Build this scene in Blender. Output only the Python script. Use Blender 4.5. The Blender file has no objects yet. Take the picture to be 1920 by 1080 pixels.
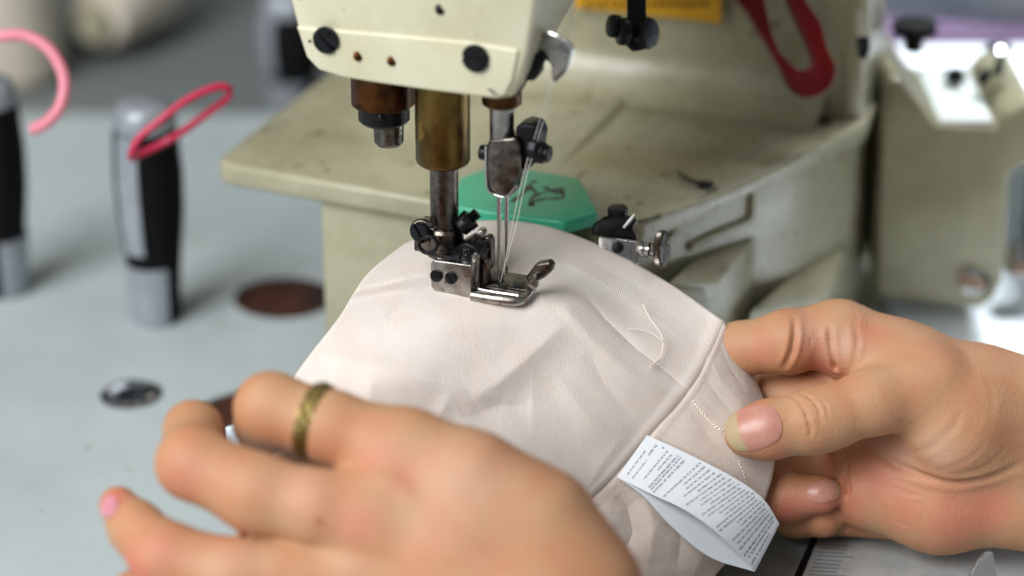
import bpy, bmesh, math, random
import numpy as np
from mathutils import Vector, Matrix
random.seed(7); np.random.seed(7)
scene = bpy.context.scene
COL = scene.collection
S = 0.01                       # everything below is written in centimetres and scaled to metres at the end
R = math.radians
# ---------------------------------------------------------------- camera, world, lamps, exposure
PITCH = R(25); FPX = 4533.0; DIST = 75.0
FWD = Vector((0, math.cos(PITCH), -math.sin(PITCH)))
UP = Vector((0, math.sin(PITCH), math.cos(PITCH)))
RT = Vector((1, 0, 0))
CP = -FWD*DIST + RT*0.364
cd = bpy.data.cameras.new('camera'); cam = bpy.data.objects.new('camera', cd); COL.objects.link(cam)
cam.location = CP*S; cam.rotation_euler = (math.pi/2-PITCH, 0, 0)
cd.sensor_width = 36; cd.lens = FPX*36/1920; cd.clip_start = 0.02; cd.clip_end = 50
cd.dof.use_dof = True; cd.dof.focus_distance = 0.752; cd.dof.aperture_fstop = 4.0; cd.dof.aperture_blades = 0
scene.camera = cam
w = bpy.data.worlds.new('World'); scene.world = w; w.use_nodes = True
bg = w.node_tree.nodes['Background']; bg.inputs[0].default_value = (0.93, 0.97, 1.0, 1); bg.inputs[1].default_value = 0.17
def area(name, loc, tgt, sx, sy, power, col):
    l = bpy.data.lights.new(name, 'AREA'); l.shape = 'RECTANGLE'; l.size = sx; l.size_y = sy; l.energy = power; l.color = col
    o = bpy.data.objects.new(name, l); COL.objects.link(o); o.location = Vector(loc)*S
    d = (Vector(tgt)-Vector(loc)); o.rotation_euler = d.to_track_quat('-Z', 'Y').to_euler(); return o
area('window_lamp', (-88, -85, 98), (0, 5, -2), 0.95, 0.95, 27.5, (0.98, 0.99, 1.0))
area('ceiling_lamp', (-45, -10, 130), (-5, 0, 0), 0.9, 0.35, 3, (1.0, 0.97, 0.93))
rl = area('rear_fill_lamp', (42, 42, 62), (31, 24, -7), 0.4, 0.3, 1.5, (0.9, 0.96, 1.0)); rl.data.spread = R(38)  # narrow lamp added to brighten the right background
scene.view_settings.view_transform = 'Standard'; scene.view_settings.look = 'None'
scene.view_settings.exposure = 0.14; scene.view_settings.gamma = 1
scene.render.engine = 'CYCLES'
# ---------------------------------------------------------------- coordinate helpers
def C(px, py, dz=0.0):
    d = DIST+dz
    return CP + FWD*d + RT*((px-960)/FPX*d) + UP*((540-py)/FPX*d)
def ray(px, py):
    return (FWD + RT*((px-960)/FPX) + UP*((540-py)/FPX))
def Pl(px, py, p0, n):
    r = ray(px, py); t = (Vector(p0)-CP).dot(n)/r.dot(n); return CP + r*t
def Wz(px, py, z): return Pl(px, py, (0, 0, z), Vector((0, 0, 1)))
YAW = R(22)
MU = Vector((math.cos(YAW), -math.sin(YAW), 0)); MV = Vector((math.sin(YAW), math.cos(YAW), 0)); MW = Vector((0, 0, 1))
def Mv(px, py, v): return Pl(px, py, MV*v, MV)
def ML(u, v, z): return MU*u + MV*v + MW*z
def proj(p):
    d = Vector(p)-CP; z = d.dot(FWD); return 960+d.dot(RT)/z*FPX, 540-d.dot(UP)/z*FPX
# ---------------------------------------------------------------- materials
def rgb(h, k=1.0):
    c = [int(h[i:i+2], 16)/255 for i in (0, 2, 4)]
    c = [(x/12.92 if x <= .04045 else ((x+.055)/1.055)**2.4)*k for x in c]; return (*c, 1)
def mat(name, col, rough=0.5, metal=0.0, col2=None, nscale=1.0, bump=0.0, bscale=20, coat=0, sss=0, sssr=(1,.35,.2), ramp=(.4,.65), sheen=0, trans=0, rvar=0.0, dots=None, weave=None, stretch=None, spec=.5):
    m = bpy.data.materials.new(name); m.use_nodes = True; nt = m.node_tree; N = nt.nodes; L = nt.links
    b = N['Principled BSDF']; b.inputs['Base Color'].default_value = col; b.inputs['Roughness'].default_value = rough
    b.inputs['Metallic'].default_value = metal; b.inputs['Coat Weight'].default_value = coat; b.inputs['Coat Roughness'].default_value = .12
    b.inputs['Sheen Weight'].default_value = sheen; b.inputs['Specular IOR Level'].default_value = spec; b.inputs['Transmission Weight'].default_value = trans
    if sss:
        b.inputs['Subsurface Weight'].default_value = sss; b.inputs['Subsurface Radius'].default_value = sssr; b.inputs['Subsurface Scale'].default_value = .004
    tc = N.new('ShaderNodeTexCoord'); mp = N.new('ShaderNodeMapping'); mp.inputs['Scale'].default_value = (100, 100, 100)
    if stretch: mp.inputs['Scale'].default_value = tuple(100*s for s in stretch)
    L.new(tc.outputs['Object'], mp.inputs[0])
    colsock = None
    if col2:
        n = N.new('ShaderNodeTexNoise'); n.inputs['Scale'].default_value = nscale; n.inputs['Detail'].default_value = 6; n.inputs['Roughness'].default_value = .62
        L.new(mp.outputs[0], n.inputs['Vector'])
        r = N.new('ShaderNodeValToRGB'); r.color_ramp.elements[0].position = ramp[0]; r.color_ramp.elements[1].position = ramp[1]
        r.color_ramp.elements[0].color = col; r.color_ramp.elements[1].color = col2
        L.new(n.outputs[0], r.inputs[0]); colsock = r.outputs[0]
    if dots:   # small stains: (scale, threshold, colour)
        n = N.new('ShaderNodeTexNoise'); n.inputs['Scale'].default_value = dots[0]; n.inputs['Detail'].default_value = 3
        L.new(mp.outputs[0], n.inputs['Vector'])
        r = N.new('ShaderNodeValToRGB'); r.color_ramp.elements[0].position = dots[1]; r.color_ramp.elements[1].position = dots[1]+.04
        L.new(n.outputs[0], r.inputs[0])
        mx = N.new('ShaderNodeMix'); mx.data_type = 'RGBA'; mx.inputs[7].default_value = dots[2]
        if colsock: L.new(colsock, mx.inputs[6])
        else: mx.inputs[6].default_value = col
        L.new(r.outputs[0], mx.inputs[0]); colsock = mx.outputs[2]
    if colsock: L.new(colsock, b.inputs['Base Color'])
    if rvar:
        n = N.new('ShaderNodeTexNoise'); n.inputs['Scale'].default_value = 3.0; n.inputs['Detail'].default_value = 5
        L.new(mp.outputs[0], n.inputs['Vector']); mr = N.new('ShaderNodeMapRange')
        mr.inputs[3].default_value = max(0.02, rough-rvar); mr.inputs[4].default_value = rough+rvar; mr.inputs[1].default_value = .3; mr.inputs[2].default_value = .7
        L.new(n.outputs[0], mr.inputs[0]); L.new(mr.outputs[0], b.inputs['Roughness'])
    if bump or weave:
        bp = N.new('ShaderNodeBump'); bp.inputs['Strength'].default_value = 1.0; bp.inputs['Distance'].default_value = bump*S
        n = N.new('ShaderNodeTexNoise'); n.inputs['Scale'].default_value = bscale; n.inputs['Detail'].default_value = 4
        L.new(mp.outputs[0], n.inputs['Vector']); L.new(n.outputs[0], bp.inputs['Height'])
        last = bp
        if weave:
            tcu = N.new('ShaderNodeUVMap')
            wv = N.new('ShaderNodeTexWave'); wv.wave_type = 'BANDS'; wv.inputs['Scale'].default_value = weave; wv.inputs['Distortion'].default_value = 1.2; wv.inputs['Detail'].default_value = 2
            L.new(tcu.outputs[0], wv.inputs['Vector'])
            b2 = N.new('ShaderNodeBump'); b2.inputs['Strength'].default_value = .8; b2.inputs['Distance'].default_value = .009*S
            L.new(wv.outputs['Fac'], b2.inputs['Height']); L.new(bp.outputs[0], b2.inputs['Normal']); last = b2
        L.new(last.outputs[0], b.inputs['Normal'])
    return m
M = {}
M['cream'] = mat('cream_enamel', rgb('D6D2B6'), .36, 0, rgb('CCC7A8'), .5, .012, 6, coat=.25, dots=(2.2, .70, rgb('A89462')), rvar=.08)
M['cream2'] = mat('worn_darkened_cream', rgb('A9A58A'), .34, 0, rgb('969276'), .35, .012, 5, coat=.3, dots=(1.1, .66, rgb('7E7352')), rvar=.12)  # darkened overall, standing in for shade on the bed and column
M['olive'] = mat('olive_enamel', rgb('77735A'), .42, 0, rgb('8A866A'), .3, .01, 6, coat=.2, rvar=.1)
M['steel'] = mat('worn_steel', rgb('B4B0AB'), .3, 1, rgb('8A8580'), 2.2, .006, 25, rvar=.12, dots=(5, .68, rgb('3A302A')))
M['darksteel'] = mat('oiled_dark_steel', rgb('78716B'), .27, 1, rgb('4C4641'), 2.5, .006, 20, rvar=.1)
M['black'] = mat('blued_black_steel', rgb('26262A'), .3, .7, rgb('151516'), 4, .01, 30, rvar=.1)
M['brass'] = mat('tarnished_bronze', rgb('7F6536'), .34, 1, rgb('4E3B1E'), .8, .006, 18, rvar=.1, stretch=(1,1,.6), dots=(1.2,.62,rgb('93702E')))
M['rust'] = mat('oily_brown_bronze', rgb('5F3A1C'), .35, .9, rgb('2A1A0E'), 1.5, .006, 18)
M['chrome'] = mat('chrome', rgb('C9C9C9'), .12, 1)
M['needle'] = mat('needle_steel', rgb('B9B7B5'), .2, 1)
M['blacksoft'] = mat('black_rubber', rgb('060607'), .75, 0, rgb('09090A'), 3, .01, 40, spec=.2)
M['silver'] = mat('silver_plastic', rgb('A9AFB7'), .38, .35, rgb('9AA0A8'), 1)
M['green'] = mat('green_plastic', rgb('43B890'), .36, 0, rgb('3AAE86'), .8, .006, 12, coat=.2)
M['ink'] = mat('black_marker_ink', rgb('16221C'), .45)
M['table'] = mat('pale_laminate', rgb('BAC4C5'), .6, 0, rgb('ADB8BA'), .12, .004, 8, spec=.3, dots=(.9, .72, rgb('A3A79A')), rvar=.05)
M['mdf'] = mat('shaded_brown_board', rgb('4A210D'), .9, 0, rgb('120703'), .45, .05, 15)  # near-black noise puts the hole's inner shade into the brown
M['dark'] = mat('dark_grey_surface', rgb('787E7E'), .6, 0, rgb('6E7473'), .08)
M['floor'] = mat('grey_floor', rgb('55585A'), .7, 0, rgb('484A4B'), .05)
M['fabric'] = mat('cream_cotton_knit', rgb('EAE1DA'), .95, 0, rgb('EADCD1'), .8, .016, 12, sheen=.15, weave=75, spec=.15, dots=(.5, .74, rgb('DDCCB9')))
M['elastic'] = mat('cream_stretch_fabric', rgb('DDD0C5'), .68, 0, rgb('D4C3B7'), .8, .02, 12, sheen=.25, weave=110, spec=.25)
M['thread'] = mat('cream_thread', rgb('EFE3D6'), .5, 0, sheen=.3)
M['clear'] = mat('clear_thread', rgb('EDEBE6'), .3, 0, coat=.5)
M['label'] = mat('white_satin_label', rgb('E0E5EA'), .5, 0, sheen=.2, bump=.003, bscale=60)
M['print'] = mat('grey_print', rgb('667079'), .7)
M['pink'] = mat('pale_pink_rubber', rgb('E58C9C'), .45, sss=.2)
M['crimson'] = mat('crimson_rubber', rgb('C21F4A'), .35, coat=.3)
M['red'] = mat('red_plastic', rgb('760A0F'), .42, 0, rgb('66070B'), .8, spec=.25)
M['yellow'] = mat('yellow_label', rgb('E0A70C'), .5, 0, rgb('C9930C'), .5)
M['cone'] = mat('cream_thread_cone', rgb('F2E8D8'), .8, 0, rgb('E9DCC8'), .4, .05, 12, stretch=(.3,.3,6))
M['white'] = mat('white_board', rgb('EEF3F7'), .5, 0, rgb('E6EEF5'), .1)
M['lilac'] = mat('blue_white_cloth', rgb('DDE6F2'), .8, 0, rgb('A9B9D8'), .07, ramp=(.4,.6))
M['purple'] = mat('purple_cloth', rgb('77607E'), .8); M['redcloth'] = mat('dark_red_cloth', rgb('6E1A26'), .8)
M['gold'] = mat('gold', rgb('857242'), .5, 1, rgb('9A8A58'), 1.2)
M['ruler'] = mat('brushed_plate', rgb('B4B8B8'), .5, .15, rgb('A4A8A9'), 1)
M['teal'] = mat('teal_plastic', rgb('2F5A62'), .5)
def skin_mat():
    m = bpy.data.materials.new('skin'); m.use_nodes = True; nt = m.node_tree; N = nt.nodes; L = nt.links; b = N['Principled BSDF']
    b.inputs['Roughness'].default_value = .55; b.inputs['Subsurface Weight'].default_value = .25
    b.inputs['Subsurface Radius'].default_value = (1, .32, .16); b.inputs['Subsurface Scale'].default_value = .003
    b.inputs['Specular IOR Level'].default_value = .4
    tc = N.new('ShaderNodeTexCoord'); mp = N.new('ShaderNodeMapping'); mp.inputs['Scale'].default_value = (100,)*3; L.new(tc.outputs['Object'], mp.inputs[0])
    n = N.new('ShaderNodeTexNoise'); n.inputs['Scale'].default_value = .7; n.inputs['Detail'].default_value = 5; L.new(mp.outputs[0], n.inputs['Vector'])
    r = N.new('ShaderNodeValToRGB'); r.color_ramp.elements[0].position = .35; r.color_ramp.elements[1].position = .68
    r.color_ramp.elements[0].color = rgb('C0946F'); r.color_ramp.elements[1].color = rgb('C08662'); L.new(n.outputs[0], r.inputs[0])
    at = N.new('ShaderNodeAttribute'); at.attribute_name = 'flush'
    mx = N.new('ShaderNodeMix'); mx.data_type = 'RGBA'; mx.inputs[7].default_value = rgb('CE6A5E'); L.new(r.outputs[0], mx.inputs[6]); L.new(at.outputs['Fac'], mx.inputs[0])
    at2 = N.new('ShaderNodeAttribute'); at2.attribute_name = 'pale'
    m2 = N.new('ShaderNodeMix'); m2.data_type = 'RGBA'; m2.inputs[7].default_value = rgb('DDB8A2'); L.new(mx.outputs[2], m2.inputs[6]); L.new(at2.outputs['Fac'], m2.inputs[0])
    L.new(m2.outputs[2], b.inputs['Base Color'])
    v = N.new('ShaderNodeTexVoronoi'); v.inputs['Scale'].default_value = 14; L.new(mp.outputs[0], v.inputs['Vector'])
    n2 = N.new('ShaderNodeTexNoise'); n2.inputs['Scale'].default_value = 9; n2.inputs['Detail'].default_value = 6; L.new(mp.outputs[0], n2.inputs['Vector'])
    b1 = N.new('ShaderNodeBump'); b1.inputs['Distance'].default_value = .0001; b1.inputs['Strength'].default_value = .7; L.new(v.outputs['Distance'], b1.inputs['Height'])
    b2 = N.new('ShaderNodeBump'); b2.inputs['Distance'].default_value = .0003; b2.inputs['Strength'].default_value = .6; L.new(n2.outputs[0], b2.inputs['Height'])
    L.new(b1.outputs[0], b2.inputs['Normal']); L.new(b2.outputs[0], b.inputs['Normal'])
    return m
M['skin'] = skin_mat()
M['nail'] = mat('fingernail', rgb('C98776'), .38, 0, rgb('CF9484'), 1.5, coat=.12, sss=.2)
M['nailtip'] = mat('nail_free_edge', rgb('C0A680'), .45, 0, coat=.1, sss=.2)
# ---------------------------------------------------------------- mesh helpers
def wloc(o):
    v = Vector((0, 0, 0))
    while o: v = v + Vector(o.location); o = o.parent
    return v
class MB:
    def __init__(s): s.v = []; s.f = []
    def add(s, v, f):
        k = len(s.v); s.v += [Vector(p) for p in v]; s.f += [tuple(i+k for i in q) for q in f]; return s
    def prism(s, pts, ext):
        n = len(pts); ext = Vector(ext); v = [Vector(p) for p in pts]+[Vector(p)+ext for p in pts]
        f = [tuple(range(n)), tuple(range(2*n-1, n-1, -1))]+[(i, i+n, (i+1) % n+n, (i+1) % n) for i in range(n)]
        return s.add(v, f)
    def loft(s, loops, cap=True, close=False):
        n = len(loops[0]); v = [p for l in loops for p in l]; f = []
        m = len(loops); rng = m if close else m-1
        for j in range(rng):
            for i in range(n):
                a = j*n; b = ((j+1) % m)*n
                f.append((a+i, a+(i+1) % n, b+(i+1) % n, b+i))
        if cap and not close: f += [tuple(range(n-1, -1, -1)), tuple((m-1)*n+i for i in range(n))]
        return s.add(v, f)
    def lathe(s, p, axis, prof, seg=40, a0=0, a1=2*math.pi, ref=None):
        ax = Vector(axis).normalized(); r = Vector(ref) if ref is not None else (Vector((1, 0, 0)) if abs(ax.x) < .8 else Vector((0, 1, 0)))
        e1 = (r-ax*r.dot(ax)).normalized(); e2 = ax.cross(e1); p = Vector(p); full = abs(a1-a0-2*math.pi) < 1e-6
        if full:
            loops = [[p+ax*t+(e1*math.cos(2*math.pi*i/seg)+e2*math.sin(2*math.pi*i/seg))*max(rr, 1e-3) for i in range(seg)] for t, rr in prof]
            return s.loft(loops)
        v = []; n = seg+1
        for t, rr in prof:
            for i in range(n):
                a = a0+(a1-a0)*i/seg; v.append(p+ax*t+(e1*math.cos(a)+e2*math.sin(a))*rr)
        f = [(j*n+i, j*n+i+1, (j+1)*n+i+1, (j+1)*n+i) for j in range(len(prof)-1) for i in range(n-1)]
        return s.add(v, f)
    def cyl(s, a, b, r, r2=None, seg=32, bev=0):
        a = Vector(a); b = Vector(b); r2 = r if r2 is None else r2; L = (b-a).length
        prof = [(0, r), (L, r2)] if not bev else [(0, r-bev), (bev*.3, r-bev*.3), (bev, r), (L-bev, r2), (L-bev*.3, r2-bev*.3), (L, r2-bev)]
        return s.lathe(a, b-a, prof, seg)
    def tube(s, pts, r, seg=12, smooth=6, close=False, flat=None):
        pts = [Vector(p) for p in pts]
        rs = r if isinstance(r, (list, tuple)) else [r]*len(pts)
        if smooth:
            pts, rs = spline(pts, rs, smooth, close)
        n = len(pts); loops = []; prev = None
        for i in range(n):
            t = (pts[(i+1) % n]-pts[i-1]) if close else (pts[min(i+1, n-1)]-pts[max(i-1, 0)])
            t.normalize()
            if prev is None: prev = t.orthogonal().normalized() if flat is None else Vector(flat)
            e1 = (prev-t*prev.dot(t)).normalized(); prev = e1; e2 = t.cross(e1)
            loops.append([pts[i]+(e1*math.cos(2*math.pi*k/seg)+e2*math.sin(2*math.pi*k/seg))*rs[i] for k in range(seg)])
        return s.loft(loops, close=close)
    def box(s, c, su, sv, sw, U=MU, V=MV, W=MW):
        c = Vector(c); q = [c-U*su/2-V*sv/2-W*sw/2, c+U*su/2-V*sv/2-W*sw/2, c+U*su/2+V*sv/2-W*sw/2, c-U*su/2+V*sv/2-W*sw/2]
        return s.prism(q, W*sw)
    def ball(s, c, r, seg=24):
        r = Vector(r) if hasattr(r, '__len__') else Vector((r, r, r)); c = Vector(c); loops = []
        for j in range(1, seg//2):
            th = math.pi*j/(seg//2); loops.append([c+Vector((r.x*math.sin(th)*math.cos(2*math.pi*i/seg), r.y*math.sin(th)*math.sin(2*math.pi*i/seg), -r.z*math.cos(th))) for i in range(seg)])
        return s.loft(loops)
def spline(pts, rs, k, close=False):
    n = len(pts); out = []; ro = []
    segs = n if close else n-1
    for i in range(segs):
        g = (lambda j: j % n) if close else (lambda j: min(max(j, 0), n-1))
        p0, p1, p2, p3 = (pts[g(i-1)], pts[g(i)], pts[g(i+1)], pts[g(i+2)])
        for q in range(k):
            t = q/k; out.append(.5*((2*p1)+(p2-p0)*t+(2*p0-5*p1+4*p2-p3)*t*t+(3*p1-p0-3*p2+p3)*t**3))
            ro.append(rs[g(i)]*(1-t)+rs[g(i+1)]*t)
    if not close: out.append(pts[-1]); ro.append(rs[-1])
    return out, ro
def cook(me, mods):
    """apply modifiers given as [(type, {props})] to a mesh and return the evaluated mesh"""
    o = bpy.data.objects.new('cook', me); COL.objects.link(o)
    for t, pr in mods:
        m = o.modifiers.new(t, t)
        for k, v in pr.items(): setattr(m, k, v)
    dg = bpy.context.evaluated_depsgraph_get(); dg.update()
    me2 = bpy.data.meshes.new_from_object(o.evaluated_get(dg))
    bpy.data.objects.remove(o); return me2
def obj(name, mb, m, parent=None, bevel=0, bseg=3, angle=35, label=None, smooth=True, solid=0, subd=0, loc=None, normals=True, extra=None):
    base = wloc(parent) if parent else (Vector(loc) if loc is not None else None)
    if base is None:
        n = max(len(mb.v), 1); xs = [p.x for p in mb.v]; ys = [p.y for p in mb.v]; zs = [p.z for p in mb.v]
        base = Vector(((min(xs)+max(xs))/2, (min(ys)+max(ys))/2, min(zs)))
    me = bpy.data.meshes.new(name); me.from_pydata([p-base for p in mb.v], [], mb.f); me.validate()
    if normals:
        b = bmesh.new(); b.from_mesh(me); bmesh.ops.recalc_face_normals(b, faces=b.faces); b.to_mesh(me); b.free()
    mods = []
    if solid: mods.append(('SOLIDIFY', dict(thickness=solid, offset=0)))
    if bevel: mods.append(('BEVEL', dict(width=bevel, segments=bseg, limit_method='ANGLE', angle_limit=R(30))))
    if subd: mods.append(('SUBSURF', dict(levels=subd, render_levels=subd)))
    if mods: me = cook(me, mods)
    me.name = name
    me.materials.clear(); me.materials.append(m)
    if extra:
        for e in extra: me.materials.append(e)
    if smooth:
        me.shade_smooth(); me.set_sharp_from_angle(angle=R(angle))
    o = bpy.data.objects.new(name, me); COL.objects.link(o)
    if parent: o.parent = parent
    else: o.location = base
    if label: o['label'] = label
    return o
def empty(name, loc, label, cat, group=None):
    o = bpy.data.objects.new(name, None); COL.objects.link(o); o.location = loc; o.empty_display_size = .01
    o['label'] = label; o['category'] = cat
    if group: o['group'] = group
    return o
def tag(o, label=None, cat=None, group=None, kind=None):
    for k, v in (('label', label), ('category', cat), ('group', group), ('kind', kind)):
        if v: o[k] = v
    return o
def screw(name, c, n, r, h, m, parent, ang=0, slot=True, label=None):
    """slotted cheese-head screw facing n"""
    n = Vector(n).normalized(); c = Vector(c)
    e1 = n.cross(Vector((0, 0, 1))); e1 = e1.normalized() if e1.length > .1 else Vector((1, 0, 0)); e2 = n.cross(e1)
    d = e1*math.cos(ang)+e2*math.sin(ang); q = n.cross(d)
    mb = MB(); w_ = r*.13; seg = 20
    for sg in (1, -1):        # two half discs either side of the slot
        a0 = math.asin(w_/r); pts = [c+(d*math.cos(a0+(math.pi-2*a0)*i/seg)+q*sg*math.sin(a0+(math.pi-2*a0)*i/seg))*r for i in range(seg+1)]
        mb.prism(pts, n*h)
    mb.prism([c+(d*math.cos(2*math.pi*i/36)+q*math.sin(2*math.pi*i/36))*r*.995 for i in range(36)], n*h*.45)
    return obj(name, mb, m, parent, bevel=r*.06, bseg=2, label=label)
# ================================================================= SETTING
TZ = -9.5
fl = MB().prism([Vector((-400, -300, -80)), Vector((400, -300, -80)), Vector((400, 500, -80)), Vector((-400, 500, -80))], (0, 0, -2))
tag(obj('floor', fl, M['floor']), kind='structure')
wl = MB().prism([Vector((-400, 260, -80)), Vector((400, 260, -80)), Vector((400, 260, 220)), Vector((-400, 260, 220))], (0, 3, 0))
tag(obj('wall', wl, mat('grey_wall', rgb('5C6264'), .8, 0, rgb('505658'), .02)), kind='structure')
# work table with two round holes
tbl = empty('work_table', (0, 10, TZ-3), 'pale blue-white laminate work table under the sewing machine', 'table')
h1 = Wz(535, 556, TZ); h2 = Wz(500, 795, TZ)
tm = bpy.data.meshes.new('t'); q = MB().prism([Vector((-70, -50, TZ)), Vector((80, -50, TZ)), Vector((80, 40, TZ)), Vector((-70, 40, TZ))], (0, 0, -2.5))
tm.from_pydata(q.v, [], q.f)
b = bmesh.new(); b.from_mesh(tm); bmesh.ops.recalc_face_normals(b, faces=b.faces); b.to_mesh(tm); b.free()
cut = []
for h, r in ((h1, 2.05), (h2, 2.9)):
    k = bpy.data.meshes.new('k'); q = MB().cyl(h+Vector((0, 0, 1)), h-Vector((0, 0, 4)), r, seg=64); k.from_pydata(q.v, [], q.f)
    b = bmesh.new(); b.from_mesh(k); bmesh.ops.recalc_face_normals(b, faces=b.faces); b.to_mesh(k); b.free()
    ko = bpy.data.objects.new('k', k); COL.objects.link(ko); cut.append(ko)
tm = cook(tm, [('BOOLEAN', dict(operation='DIFFERENCE', object=c, solver='EXACT')) for c in cut])
for c in cut: bpy.data.objects.remove(c)
tm.transform(Matrix.Translation(-Vector(tbl.location))); tm.materials.clear(); tm.materials.append(M['table'])
to = bpy.data.objects.new('tabletop', tm); COL.objects.link(to); to.parent = tbl
for h, r in ((h1, 2.045), (h2, 2.895)):
    obj('hole_lining', MB().lathe(h-Vector((0, 0, .12)), (0, 0, -1), [(0, r), (0, r-.04), (5.2, r-.04), (5.2, .02)], 64), M['mdf'], tbl)
g = Wz(246, 740, TZ)
obj('grommet', MB().lathe(g, (0, 0, 1), [(0.005, 1.16), (.05, 1.14), (.1, 1.02), (.09, .9), (.02, .72), (.0, .4), (.0, .01)], 56), M['chrome'], tbl)
for sx in (-66, 76):
    for sy in (-46, 29):
        obj('leg', MB().box((sx, sy, (TZ-2.5-80)/2), 4, 4, 80+TZ-2.5+.0, RT, Vector((0, 1, 0)), MW), M['dark'], tbl, bevel=.3)
shade_surface = MB().prism([Vector((-90, 41, TZ-.6)), Vector((90, 41, TZ-.6)), Vector((90, 130, TZ-.6)), Vector((-90, 130, TZ-.6))], (0, 0, -4))
tag(obj('shade_surface', shade_surface, M['dark']), 'added dark grey surface behind the work table, standing in for shade there', 'shade_surface')  # dark layer put in for the shade at the back of the table
# ================================================================= SEWING MACHINE
SM = empty('sewing_machine', ML(-2, 8, TZ), 'cream and olive industrial sewing machine with presser foot and twin needles', 'sewing machine')
BZ = -.1
pA = Wz(398, 303, BZ); pB = Wz(612, 122, BZ); pR0 = Wz(1205, 418, BZ); pR1 = Wz(1622, 228, BZ)
front_l = pA; front_m = Wz(860, 385, BZ)
front_r = Wz(1120, 428, BZ)
colv = 18.0
def onv(p, d, v):   # move from p along d to reach local v
    return p + d*((v-p.dot(MV))/d.dot(MV))
backL = onv(pB, MV, 30)
dA = (front_m-pA).normalized(); dB = (backL-pA).normalized()
cornr = [pA+dB*.9, pA+dB*.35+dA*.08, pA+dB*.08+dA*.35, pA+dA*.9]
bedpoly = [*cornr, front_m, front_r, pR0, pR1, pR1+Vector((1.2, 3.6, 0)), pR1+Vector((1.0, 12, 0)), backL]
bed = MB().prism(bedpoly, (0, 0, -.85))
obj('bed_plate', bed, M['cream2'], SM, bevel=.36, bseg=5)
# raised rounded rib at the right of the bed, shallow swells on the bed
obj('bed_ridge', MB().tube([Wz(1235, 405, BZ+.02), Wz(1418, 338, BZ+.02), Wz(1520, 285, BZ+.02), Wz(1618, 232, BZ+.02)], [.1, .13, .15, .15]), M['cream2'], SM)
obj('bed_rib', MB().tube([Wz(1360, 318, BZ-.12), Wz(1440, 270, BZ-.12), Wz(1485, 243, BZ-.12)], [.18, .3, .2]), M['cream2'], SM)
obj('bed_rib', MB().tube([Wz(1040, 330, BZ-.3), Wz(1130, 235, BZ-.25), Wz(1210, 160, BZ-.3)], [.3, .45, .4]), M['cream2'], SM)
obj('seam_gap', MB().tube([Wz(1195, 415, BZ+.03), Wz(1232, 406, BZ+.03), Wz(1300, 378, BZ+.03), Wz(1345, 352, BZ+.03)], .035), M['black'], SM)
obj('latch', MB().tube([Wz(1272, 322, BZ+.12), Wz(1292, 338, BZ+.22), Wz(1325, 347, BZ+.15)], [.05, .07, .09]).ball(Wz(1322, 345, BZ+.15), (.32, .2, .13)), M['black'], SM)
obj('bolt', MB().cyl(Wz(1543, 229, BZ), Wz(1543, 229, BZ)+Vector((0, 0, .18)), .3, bev=.05), M['black'], SM)
obj('bolt', MB().cyl(Wz(1592, 216, BZ), Wz(1592, 216, BZ)+Vector((0, 0, .15)), .2, bev=.05), M['black'], SM)
# base block under the bed plate
bl = Wz(600, 372, BZ-.85); bl = Vector((bl.x, bl.y, BZ-.85))
bfoot = [bl, bl+MU*8.6, pR0+Vector((-.3, .5, BZ-.85-BZ)), pR1+Vector((-.3, .4, -.85)), pR1+Vector((0.9, 3.6, -.85)), pR1+Vector((.8, 12, -.85)), bl+MV*16]
for p in bfoot: p.z = BZ-.85
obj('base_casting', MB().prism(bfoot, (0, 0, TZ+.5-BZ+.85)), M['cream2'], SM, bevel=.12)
cen = sum(bfoot, Vector())/len(bfoot)
flare = [Vector((cen.x+(p.x-cen.x)*1.1, cen.y+(p.y-cen.y)*1.1, TZ+.55)) for p in bfoot]
obj('base_foot', MB().prism(flare, (0, 0, -.55)), M['cream2'], SM, bevel=.25, bseg=4)
# small bed arm carrying the garment
obj('bed_arm', MB().prism([ML(-2.4, -.7, -.8), ML(1.2, -.7, -.8), ML(1.2, 6.0, -.8), ML(-2.4, 6.0, -.8)], (0, 0, -1.8)), M['cream2'], SM, bevel=.4, bseg=5)
obj('needle_plate', MB().prism([ML(-2.2, -.5, -.6), ML(1.0, -.5, -.6), ML(1.0, 3.6, -.6), ML(-2.2, 3.6, -.6)], (0, 0, -.19)), M['steel'], SM, bevel=.04)
# right side casting: ribs, gussets and recess
fd = (pR1-pR0).normalized(); fn = Vector((fd.y, -fd.x, 0)).normalized()
rp0 = pR0+Vector((-.3, .5, 0)); 
fd2 = ((pR1+Vector((-.3, .4, 0)))-rp0).normalized(); fn2 = Vector((fd2.y, -fd2.x, 0)).normalized()
def RF(px, py, o=0.0): return Pl(px, py, rp0+fn2*o, fn2)
for pts, r in (([(1292, 462), (1350, 435), (1400, 414), (1409, 395), (1410, 348)], .17), ([(1248, 470), (1258, 440), (1290, 400)], .12)):
    obj('side_rib', MB().tube([RF(x, y, .05) for x, y in pts], r), M['cream2'], SM)
def wedge(top_in, top_out, zb):
    tp = [RF(x, y, .05) for x, y in top_in]+[RF(x, y, o) for x, y, o in top_out]
    n = len(tp); bot = [Vector((p.x, p.y, zb)) for p in tp]
    mb = MB(); mb.add(tp+bot, [tuple(range(n)), tuple(range(2*n-1, n-1, -1))]+[(i, i+n, (i+1) % n+n, (i+1) % n) for i in range(n)])
    return mb
obj('gusset', wedge([(1300, 486), (1418, 440)], [(1345, 530, 1.5), (1255, 527, 1.4)], TZ+.5), M['cream2'], SM, bevel=.1)
obj('gusset', wedge([(1480, 520), (1592, 452)], [(1545, 560, 1.0), (1405, 585, 1.3)], TZ+.5), M['cream2'], SM, bevel=.1)
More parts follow.
